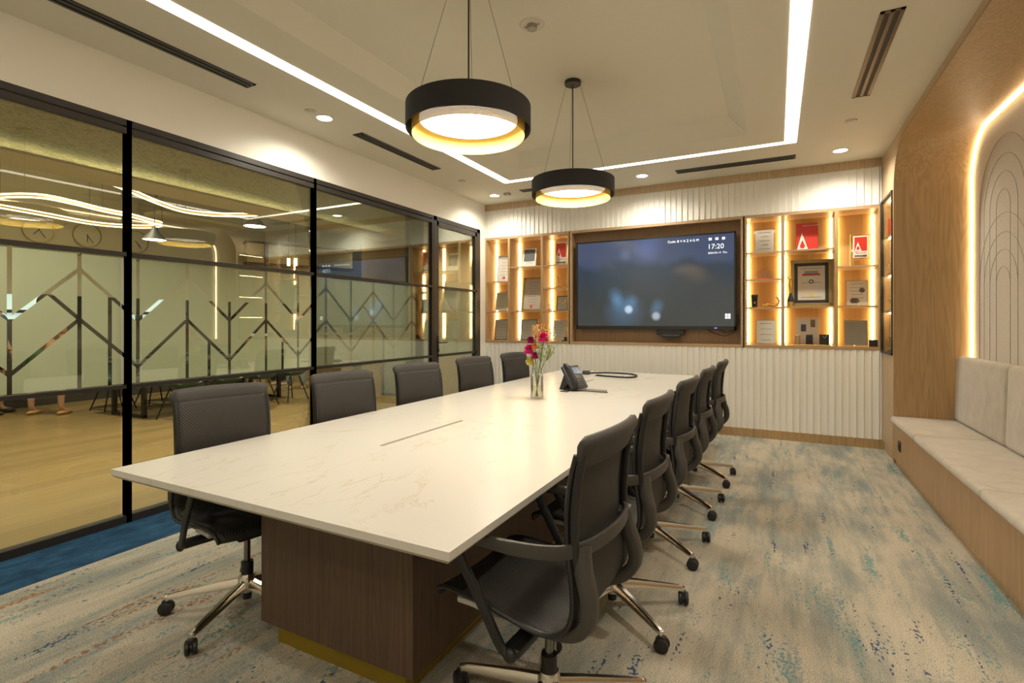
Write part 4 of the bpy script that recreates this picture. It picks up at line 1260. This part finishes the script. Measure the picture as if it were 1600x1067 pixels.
b = MB(); b.box(-.04, .04, -.04, .04, -.03, 0, .008); o = tag(b.build('ceiling_sensor', mat('cover_grey', (.42, .40, .35), .5)), 'small grey sensor on the ceiling near the far left corner', 'sensor'); o.location = (-3.25, 6.16, ZC)
GR = mat('grille_metal', (.045, .042, .038), .35, .4)
GR2 = mat('grille_bronze', (.09, .065, .045), .35, .5)
def grille(x0, x1, y0, y1, label, m_, long='y'):
    e = empty('air_grille', ((x0 + x1) / 2, (y0 + y1) / 2, ZC), label=label, cat='air vent', group='slot air vents in the ceiling')
    hx, hy = (x1 - x0) / 2, (y1 - y0) / 2
    b = MB()
    t = .022
    if long == 'y':
        for c in (-hx + t / 2, 0, hx - t / 2): b.box(c - t / 2, c + t / 2, -hy, hy, -.006, 0)
        b.box(-hx, hx, -hy, -hy + .02, -.006, 0); b.box(-hx, hx, hy - .02, hy, -.006, 0)
    else:
        for c in (-hy + t / 2, 0, hy - t / 2): b.box(-hx, hx, c - t / 2, c + t / 2, -.006, 0)
        b.box(-hx, -hx + .02, -hy, hy, -.006, 0); b.box(hx - .02, hx, -hy, hy, -.006, 0)
    b.build('frame', m_, e)
    b = MB(); b.box(-hx + .005, hx - .005, -hy + .005, hy - .005, -.002, 0); b.build('slot', mat('slot_black', (.004, .004, .005), .6), e)
grille(-3.517, -3.407, 0.3, 2.494, 'long black slot vent along the left side nearest the camera', GR)
grille(-3.517, -3.400, 3.572, 4.824, 'black slot vent along the left side beyond the near downlight', GR)
grille(0.524, 0.642, 3.53, 4.78, 'bronze slot vent in the ceiling over the bench side', GR2)
grille(-1.038, 0.18, 6.12, 6.264, 'long black slot vent across the ceiling before the back wall', GR, 'x')
grille(-3.03, -2.5, 6.08, 6.2, 'short black slot vent near the far left ceiling corner', GR, 'x')

# pendants
GOLDM = None
def _goldmesh():
    m = bpy.data.materials.new('gold_wire_mesh')
    n, l, bb = nt(m)
    v = coords(n, l, (1, 1, 1))
    wv = n.new('ShaderNodeTexWave'); wv.bands_direction = 'Z'; wv.inputs['Scale'].default_value = 45
    l.new(v, wv.inputs['Vector'])
    bb.inputs['Base Color'].default_value = (.50, .33, .045, 1)
    bb.inputs['Metallic'].default_value = .2
    bb.inputs['Roughness'].default_value = .4
    a = ramp(n, l, wv.outputs['Fac'], [(.35, (.62, .62, .62)), (.6, (1, 1, 1))])
    l.new(a, bb.inputs['Alpha'])
    return m
GOLDM = _goldmesh()
DRUM = mat('black_drum_fabric', (.016, .016, .018), .75)
def pendant(x, y, label):
    zb = 2.33
    e = empty('pendant_light', (x, y, zb), label=label, cat='pendant light', group='black and gold drum pendants over the table')
    R0, h = .318, .118
    b = MB(); b.lathe([(R0, 0), (R0, h), (R0 - .004, h), (R0 - .004, 0)], seg=72, close=True); b.build('drum_shade', DRUM, e, smooth=True)
    b = MB(); b.lathe([(.287, -.028), (.287, h + .005), (.2855, h + .005), (.2855, -.028)], seg=72, close=True); b.build('gold_mesh_ring', GOLDM, e, smooth=True)
    b = MB(); b.lathe([(.250, .053), (.250, .09), (0, .092)], seg=64); b.build('diffuser_side', mat('diffuser_white', (.8, .75, .62), .5, emit=(1, .9, .7), es=1.0), e, smooth=True)
    b = MB(); b.cyl((0, 0, .048), .25, .004, 64); b.build('diffuser', E_PEND, e)
    b = MB(); b.lathe([(.0, h - .004), (.285, h - .004), (.285, h), (.0, h)], seg=64); b.build('top_plate', mat('gold_top', (.6, .4, .1), .4, .6), e)
    H = uz - zb
    b = MB(); b.cyl((0, 0, H - .028), .062, .028, 36); b.build('ceiling_rose', PLBLK, e, smooth=True)
    b = MB(); b.tube([(0, 0, h), (0, 0, H - .02)], .0045, 8); b.build('cord', PLBLK, e)
    for k in range(3):
        a = R_(90 + 120 * k + 27)
        b = MB(); b.tube([(.055 * math.cos(a), .055 * math.sin(a), H - .02), (.27 * math.cos(a), .27 * math.sin(a), h)], .0011, 5); b.build('wire', PLGRY, e)
    return e
pendant(*PEND[0], 'nearer and larger-looking black drum pendant with gold lining over the table')
pendant(*PEND[1], 'farther black drum pendant with gold lining over the table')

# ------------------------------------------------------------------ conference table
TX0, TX1, TY0, TY1, TZ = -2.42, -0.758, 1.112, 6.10, .75
tb = empty('conference_table', (-1.59, 3.6, 0), label='long conference table with white veined stone top and dark walnut pedestals', cat='table')
ox, oy = -1.59, 3.6
b = MB()
# top as plates around two cable-flap openings
flaps = [(1.92, 2.652), (4.502, 5.204)]
fx0, fx1 = -1.722, -1.483
ys = [TY0]
b.box(TX0 - ox, fx0 - ox, TY0 - oy, TY1 - oy, TZ - .024, TZ)
b.box(fx1 - ox, TX1 - ox, TY0 - oy, TY1 - oy, TZ - .024, TZ)
yy = TY0
for (a, c) in flaps:
    b.box(fx0 - ox, fx1 - ox, yy - oy, a - oy, TZ - .024, TZ); yy = c
b.box(fx0 - ox, fx1 - ox, yy - oy, TY1 - oy, TZ - .024, TZ)
b.build('tabletop', QUARTZ, tb)
b = MB()
# tapering underside lip
for k in range(1):
    o0 = [(TX0, TY0), (TX1, TY0), (TX1, TY1), (TX0, TY1)]
    q = .012
    i0 = [(TX0 + q, TY0 + q), (TX1 - q, TY0 + q), (TX1 - q, TY1 - q), (TX0 + q, TY1 - q)]
    for j in range(4):
        a, c, e_, f_ = o0[j], o0[(j + 1) % 4], i0[j], i0[(j + 1) % 4]
        b.quad([(a[0] - ox, a[1] - oy, TZ - .024), (c[0] - ox, c[1] - oy, TZ - .024), (f_[0] - ox, f_[1] - oy, TZ - .037), (e_[0] - ox, e_[1] - oy, TZ - .037)])
    b.quad([(p[0] - ox, p[1] - oy, TZ - .037) for p in i0])
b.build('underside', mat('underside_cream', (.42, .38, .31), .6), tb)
for (a, c) in flaps:
    b = MB(); b.box(fx0 + .024 - ox, fx1 - .002 - ox, a + .002 - oy, c - .002 - oy, TZ - .022, TZ - .0005); b.build('cable_flap', QUARTZ, tb)
    b = MB(); b.box(fx0 + .002 - ox, fx0 + .022 - ox, a + .002 - oy, c - .002 - oy, TZ - .03, TZ - .012); b.build('brush_slot', mat('slot_tan', (.25, .21, .15), .8), tb)
PX0, PX1 = -1.935, -1.135
for (a, c) in ((1.44, 2.42), (4.85, 5.75)):
    pb = MB(); pb.box(PX0 - ox, PX1 - ox, a - oy, c - oy, .09, TZ - .038); pb = pb.build('pedestal', WALNUT, tb)
    b = MB(); b.box(PX0 + .06 - ox, PX1 - .06 - ox, a + .035 - oy, c - .035 - oy, 0.0, .09); b.build('plinth', GOLD, pb)
b = MB(); b.box(PX0 + .12 - ox, PX1 - .006 - ox, 2.424 - oy, 4.846 - oy, .09, TZ - .038); pb = b.build('pedestal', WALNUT, tb)
b = MB(); b.box(PX0 + .16 - ox, PX1 - .06 - ox, 2.39 - oy, 4.88 - oy, 0.0, .09); b.build('plinth', GOLD, pb)

# vase with flowers
vx, vy = -1.672, 3.67
vs_e = empty('flower_vase', (vx, vy, TZ), label='clear ribbed glass vase standing on the middle of the white table', cat='vase')
b = MB()
VS = 1.22
outp = [(.042, 0), (.043, .01), (.041, .16), (.038, .175), (.028, .182), (.030, .19), (.034, .222), (.0325, .222), (.0285, .19), (.0265, .182), (.036, .173), (.0385, .16), (.040, .012), (0, .010), (0, 0)]
b.lathe([(r * VS, z * 1.1) for r, z in outp], seg=28)
b.build('glass', _glass('vase_glass', (.95, .94, .93), .7, .01), vs_e, smooth=True)
b = MB(); b.lathe([(0, .014), (.046, .014), (.046, .10), (0, .10)], seg=24); b.build('water', _glass('vase_water', (.95, .96, .84), .2, .0), vs_e, smooth=True)
STEM = mat('stem_green', (.11, .19, .04), .5)
def flower(hx, hy, hz, kind, label):
    e = empty('flower', (vx, vy, TZ), label=label, cat='flower', group='flowers in the glass vase')
    b = MB(); b.tube(smooth_path([(hx * -.12, hy * -.12, .02), (hx * .1, hy * .1, .13), (hx * .3, hy * .3, .22), (hx * .7, hy * .7, .22 + (hz - .22) * .55), (hx, hy, hz)], 5), .0022, 5); b.build('stem', STEM, e)
    if kind in ('pink', 'yellow', 'magenta', 'orange'):
        col = {'pink': (.75, .02, .22), 'yellow': (.80, .72, .22), 'magenta': (.35, .01, .12), 'orange': (.75, .22, .02)}[kind]
        r = {'pink': .046, 'yellow': .040, 'magenta': .032, 'orange': .026}[kind]
        b = MB()
        rnd = random.Random(int(hz * 1000))
        b.sphere((hx, hy, hz), r * .55, (1, 1, .9), 10, 7)
        for ring in range(6):
            n_ = 6 + min(ring, 4) * 3
            for k in range(n_):
                a = 2 * PI * k / n_ + ring * .4 + rnd.uniform(-.15, .15)
                ti = .15 + ring * .42 + rnd.uniform(-.12, .12)
                d = Vector((math.cos(a) * math.sin(ti), math.sin(a) * math.sin(ti), math.cos(ti)))
                s = Vector((-math.sin(a), math.cos(a), 0))
                up = s.cross(d)
                c0 = Vector((hx, hy, hz)); rr = r * (.85 + .04 * ring)
                w_ = r * .42
                tip = c0 + d * rr + up * rnd.uniform(-.004, .004)
                v = [b.bm.verts.new(p) for p in (c0 - s * w_ * .2, c0 + d * rr * .6 - s * w_, tip - s * w_ * .8 + up * .003, tip, tip + s * w_ * .8 + up * .003, c0 + d * rr * .6 + s * w_, c0 + s * w_ * .2)]
                b.bm.faces.new(v)
        b.build('petals', mat('petal_' + kind, col, .6), e)
    else:
        b = MB()
        rnd = random.Random(int(hx * 9999) + 5)
        for k in range(34):
            q = Vector((hx + rnd.uniform(-.035, .035), hy + rnd.uniform(-.035, .035), hz + rnd.uniform(-.06, .05)))
            b.tube([Vector((hx * .7, hy * .7, hz - .10)), q], .0008, 3)
            b.sphere(q, .005, (1, 1, 1), 6, 4)
        b.build('buds', mat('bud_' + kind, {'cream': (.62, .55, .30), 'green': (.22, .27, .08), 'rust': (.55, .22, .05)}[kind], .7), e)
def fpos(px, py):
    p = at(px, py, 1, vy); return p.x - vx, 0.0, p.z - TZ
FL = [(827, 546, 'pink', 'bright pink bloom lowest left above the vase'), (851, 527, 'pink', 'bright pink bloom highest right in the bouquet'), (831, 531, 'magenta', 'dark pink bloom upper left in the bouquet'), (838, 555, 'magenta', 'dark magenta bloom just above the vase neck'), (827.5, 564, 'yellow', 'pale yellow bloom left of the vase neck'), (837, 541, 'orange', 'small orange bloom in the middle of the bouquet'), (862, 520, 'cream', 'spray of cream buds at upper right of the bouquet'), (842, 518, 'cream', 'spray of cream buds at the top of the bouquet'), (858, 545, 'green', 'feathery green spray leaning right of the bouquet'), (849, 548, 'green', 'thin green spray right of the middle of the bouquet'), (836, 517, 'rust', 'rust coloured bud spray at upper left of the bouquet'), (852, 514, 'rust', 'rust coloured bud spray at the very top right of the bouquet')]
for k, (px, py, kd, lb) in enumerate(FL):
    x, y, z = fpos(px, py); flower(x, random.uniform(-.03, .03), z, kd, lb)

# desk telephone
ph = at(900, 611, 2, TZ)
tp = empty('desk_telephone', (-1.60, 4.30, TZ), R_(64), label='dark grey desk telephone standing on the white table beyond the vase', cat='telephone')
Mx = Matrix.Translation((0, 0, .012)) @ Matrix.Rotation(R_(-48), 4, 'X')
b = MB(); b.box(-.095, .095, -.0, .23, -.018, .018, .008, M=Matrix.Translation((0, -.075, .02)) @ Matrix.Rotation(R_(54), 4, 'X')); b.build('body', mat('phone_grey', (.035, .037, .04), .35), tp, smooth=True)
b = MB(); b.poly([(-.07, .07, 0), (-.07, .115, 0), (-.07, .05, .14), (-.07, -.01, .07)], (.14, 0, 0)); b.build('stand', PLBLK, tp)
MH = Matrix.Translation((0, -.075, .02)) @ Matrix.Rotation(R_(54), 4, 'X')
b = MB(); b.sweep([MH @ Vector(p) for p in smooth_path([(-.07, .0, .03), (-.07, .03, .05), (-.07, .10, .055), (-.07, .19, .05), (-.07, .235, .03)], 5)], rrect(.042, .024), side=(1, 0, 0)); b.build('handset', PLBLK, tp, smooth=True)
b = MB(); b.box(-.03, .08, .14, .205, .018, .021, M=MH); b.build('display', mat('phone_lcd', (.10, .14, .22), .2), tp)
b = MB()
for i in range(4):
    for j in range(4): b.box(-.025 + i * .026, -.008 + i * .026, .015 + j * .022, .029 + j * .022, .018, .022, .002, M=MH)
b.build('keys', PLGRY, tp)
# coiled cord
b = MB()
P = []
n_ = 150
A0, A1 = at(880, 609, 2, TZ + .01), at(949, 612.5, 2, TZ + .01)
for k in range(n_ + 1):
    t = k / n_; c = A0.lerp(A1, t) + Vector((0, .03 * math.sin(t * PI), 0)); a = k * 1.25
    P.append(c + Vector((0, math.cos(a) * .012, .004 + math.sin(a) * .011)))
b.tube(P, .0034, 5)
tag(b.build('telephone_cord', PLBLK, smooth=True), 'coiled black telephone cord lying on the table in front of the telephone', 'cord')
b = MB(); p = at(882, 612, 2, TZ); b.box(p.x - .035, p.x + .035, p.y - .015, p.y + .02, TZ, TZ + .008, .003)
tag(b.build('cable_adapter', PLGRY), 'small flat dark adapter on the table at the foot of the telephone', 'adapter')
# coiled cable bundle with plug
cb = empty('cable_bundle', at(955, 586, 2, TZ), label='black cable loop bound with white ties near the far end of the table', cat='cable')
o0 = Vector(cb.location)
LP = [at(920, 583, 2, TZ + .006), at(950, 582.5, 2, TZ + .006), at(985, 584.5, 2, TZ + .006), at(995, 587.5, 2, TZ + .008), at(985, 590, 2, TZ + .006), at(955, 588.5, 2, TZ + .006), at(932, 586.5, 2, TZ + .006)]
for k, (dy, r) in enumerate(((0, .006), (.02, .005), (-.018, .005))):
    b = MB(); b.tube([p - o0 + Vector((0, dy, k * .004)) for p in smooth_path(LP, 6)], r, 6); b.build('cable', PLBLK, cb, smooth=True)
b = MB(); p = at(916, 585, 2, TZ) - o0; b.box(p.x - .045, p.x + .045, p.y - .03, p.y + .03, 0, .045, .014); b.build('plug', PLGRY, cb, smooth=True)
b = MB()
for px, py in ((929, 587.5), (978, 590)):
    p = at(px, py, 2, TZ) - o0; b.box(p.x - .010, p.x + .010, p.y - .05, p.y + .04, 0, .022, .002)
b.build('tie', PLW, cb)

# ------------------------------------------------------------------ swivel mesh chairs (local +x = forward)
def swivel_chair():
    e = empty('swivel_chair', (0, 0, 0), cat='chair', group='black mesh swivel chairs around the conference table')
    # base: five polished legs
    seat = None
    col = empty('tmp'); bpy.data.objects.remove(col)
    b = MB(); b.lathe([(.0, .165), (.032, .165), (.040, .14), (.040, .085), (.0, .085)], seg=24); hub = b.build('base_hub', CHROME, e, smooth=True)
    for k in range(5):
        a = R_(72 * k + 38)
        dx, dy = math.cos(a), math.sin(a)
        b = MB()
        def sec(t):
            w_ = .040 * (1 - t) + .022 * t; h_ = .042 * (1 - t) + .018 * t
            return [(-w_ / 2, -h_ / 2), (w_ / 2, -h_ / 2), (w_ / 2 * .9, h_ * .1), (w_ * .25, h_ / 2), (-w_ * .25, h_ / 2), (-w_ / 2 * .9, h_ * .1)]
        pth = [Vector((dx * r, dy * r, z)) for r, z in ((.025, .122), (.12, .112), (.22, .098), (.32, .083), (.345, .078))]
        b.sweep(pth, sec, side=(-dy, dx, 0))
        b.cyl((dx * .345, dy * .345, .062), .011, .022, 10)
        lg = b.build('base_leg', CHROME, hub, smooth=True)
        b = MB()
        ca_ = R_(72 * k + 38 + 70 + 37 * k)
        cm = Matrix.Translation((dx * .35, dy * .35, .030)) @ Matrix.Rotation(ca_, 4, 'Z') @ Matrix.Rotation(PI / 2, 4, 'X')
        for s in (-1, 1):
            prof = [(0, -.009), (.024, -.009), (.030, -.005), (.030, .005), (.024, .009), (0, .009)]
            b.lathe([(r, z + s * .014) for r, z in prof], seg=20, M=cm)
        b.lathe([(0, -.006), (.02, -.006), (.02, .006), (0, .006)], seg=14, M=cm)
        b.box(-.016, .016, -.012, .012, .01, .036, .004, M=Matrix.Translation((dx * .35, dy * .35, .03)) @ Matrix.Rotation(ca_, 4, 'Z'))
        b.build('caster', PLBLK, hub, smooth=True)
    # gas column
    b = MB(); b.cyl((0, 0, .045), .020, .13, 18); b.cyl((0, 0, .16), .027, .06, 20); b.build('column_sleeve', PLBLK, e, smooth=True)
    b = MB(); b.cyl((0, 0, .21), .0145, .14, 16); b.build('gas_column', mat('dark_chrome', (.25, .24, .22), .25, 1.0), e, smooth=True)
    # mechanism
    b = MB(); b.box(-.10, .13, -.065, .065, .335, .385, .015); b.cyl((0, 0, .325), .034, .03, 18)
    b.box(-.03, .03, -.255, .255, .345, .375, .010)
    b.build('mechanism', PLBLK, e, smooth=True)
    # one continuous mesh shell: seat and back
    prof = [(.305, .435, .215), (.302, .462, .225), (.25, .480, .232), (.12, .474, .240), (.02, .458, .243), (-.07, .442, .243), (-.135, .446, .240), (-.178, .478, .236), (-.192, .535, .230), (-.185, .61, .224), (-.170, .70, .218), (-.168, .80, .216), (-.180, .90, .216), (-.198, .970, .216)]
    P = smooth_path([(x, w_, z) for x, z, w_ in prof], 3)
    b = MB()
    rows = []
    NJ = 14
    Ln = len(P)
    for i, q in enumerate(P):
        x, w_, z = q
        back = min(1, max(0, (z - .47) / .25)) if x < -.1 else 0
        row = []
        for j in range(NJ + 1):
            t = j / NJ * 2 - 1
            cv = 1 - t * t
            row.append(b.bm.verts.new((x - .030 * cv * back, t * w_, z - .014 * cv * (1 - back))))
        rows.append(row)
    for i in range(Ln - 1):
        for j in range(NJ):
            b.bm.faces.new((rows[i][j], rows[i + 1][j], rows[i + 1][j + 1], rows[i][j + 1]))
    edgeL = [Vector(r[0].co) for r in rows]; edgeR = [Vector(r[-1].co) for r in rows]
    ish = next(i for i, q in enumerate(P) if q[0] < -.15 and q[2] > .50)
    o = b.build('mesh_seat_and_back', MESHF, e, smooth='all')
    md = o.modifiers.new('s', 'SOLIDIFY'); md.thickness = .010; md.offset = 0
    b = MB()
    b.tube(edgeL, .0085, 7); b.build('edge_piping', PLBLK, o, smooth=True)
    b = MB(); b.tube(edgeR, .0085, 7); b.build('edge_piping', PLBLK, o, smooth=True)
    # head roll along the top edge
    b = MB()
    pth = []
    for j in range(19):
        t = j / 18 * 2 - 1
        pth.append(Vector((-.214 - .032 * (1 - t * t), t * .226, .980 + .006 * (1 - t * t))))
    b.sweep(pth, lambda t: [(u * (1.0 if .04 < t < .96 else .72), v * (1.0 if .04 < t < .96 else .72)) for u, v in [(-.052, .008), (-.02, .015), (.02, .018), (.042, .010), (.046, -.006), (.03, -.020), (.005, -.016), (-.03, -.006), (-.052, -.003)]], side=(-.18, 0, 1))
    b.build('head_roll', mat('head_roll_fabric', (.038, .034, .032), .6), e, smooth='all')
    # side frames: broad J band from arm loop under the seat
    for s in (-1, 1):
        jp = smooth_path([(-.200, s * .182, .70), (-.212, s * .195, .63), (-.232, s * .203, .565), (-.232, s * .205, .505), (-.195, s * .20, .455), (-.12, s * .18, .425), (-.04, s * .14, .400), (.02, s * .09, .382)], 5)
        b = MB(); b.sweep(jp, lambda t: rrect(.058, .050 * (1 - .3 * t), .35), side=(0, 1, 0)); b.build('back_support', PLGRY, e, smooth=True)
        # thin upright between support and head roll
        up = smooth_path([(-.196, s * .208, .62), (-.190, s * .212, .75), (-.200, s * .212, .88), (-.216, s * .212, .975)], 5)
        b = MB(); b.sweep(up, rrect(.020, .026, .4), side=(0, 1, 0)); b.build('upright', PLBLK, e, smooth=True)
    # arm loop: one band round the back, both armrests
    half = [(.20, .272, .675), (.10, .274, .684), (0, .274, .686), (-.09, .264, .688), (-.160, .236, .690), (-.208, .180, .694), (-.232, .09, .698)]
    lp = [Vector(p) for p in half] + [Vector((-.240, 0, .700))] + [Vector((x, -y, z)) for x, y, z in half[::-1]]
    lp = smooth_path(lp, 5)
    def bsec(t):
        k = abs(t * 2 - 1)
        h_ = .044 if k < .7 else .044 - (k - .7) / .3 * .018
        return rrect(h_, .014 if k < .6 else .014 + (k - .6) * .05, .4)
    b = MB(); b.sweep(lp, bsec, side=(0, 0, 1)); al = b.build('arm_loop', PLGRY, e, smooth=True)
    for s in (-1, 1):
        b = MB(); b.sweep(smooth_path([(.198, s * .272, .675), (.17, s * .272, .61), (.09, s * .268, .48), (.03, s * .262, .375), (.005, s * .258, .355)], 4), rrect(.034, .018, .35), side=(1, 0, .5)); b.sphere((.0, s * .258, .356), .024, (1, .7, 1)); b.build('arm_strut', PLBLK, e, smooth=True)
        b = MB(); b.sweep([Vector((.22, s * .215, .445)), Vector((.16, s * .222, .450)), Vector((.10, s * .222, .443))], rrect(.022, .020, .45), side=(0, 0, 1)); b.build('seat_side_cap', mat('cap_grey', (.45, .43, .38), .4), e, smooth=True)
    b = MB(); b.poly([(.24, -.19, .425), (.24, .19, .425), (.12, .12, .38), (.12, -.12, .38)], (0, 0, .012)); b.build('seat_pan', PLBLK, e)
    return e
base = swivel_chair()
# (hub x, hub y, facing, label)
CH = [
 (-.690, 1.615, 180 - 4, 'black mesh swivel chair nearest the camera on the right side of the table'),
 (-.690, 2.37, 180 - 2, 'second nearest black mesh swivel chair on the right side of the table'),
 (-.678, 3.16, 180 - 4, 'middle black mesh swivel chair on the right side of the table'),
 (-.662, 3.96, 180 - 2, 'fourth black mesh swivel chair from the camera on the right side'),
 (-.635, 4.74, 180 - 2, 'farthest black mesh swivel chair on the right side of the table'),
 (-2.30, 1.60, -12, 'black mesh swivel chair nearest the camera on the left side by the glass'),
 (-2.295, 2.42, -11, 'second nearest black mesh swivel chair on the left side of the table'),
 (-2.30, 3.20, -12, 'middle black mesh swivel chair on the left side of the table'),
 (-2.30, 4.05, -12, 'fourth black mesh swivel chair from the camera on the left side'),
 (-2.285, 4.86, -8, 'farthest black mesh swivel chair on the left side, behind the flower vase'),
]
for k, (x, y, a, lb) in enumerate(CH):
    c = base if k == 0 else copy_tree(base)
    c.location = (x, y, 0); c.rotation_euler = (0, 0, R_(a)); c['label'] = lb
    want = [38, 33, 33, 33, 33, 1, 20, 8, 40, 15][k]
    for ch in c.children:
        if ch.name.startswith('base_hub'): ch.rotation_euler = (0, 0, R_(want - 38 - a))
        if k >= 5 and ch.name.split('.')[0] in ('base_hub', 'column_sleeve', 'gas_column'): ch.location.x = .07
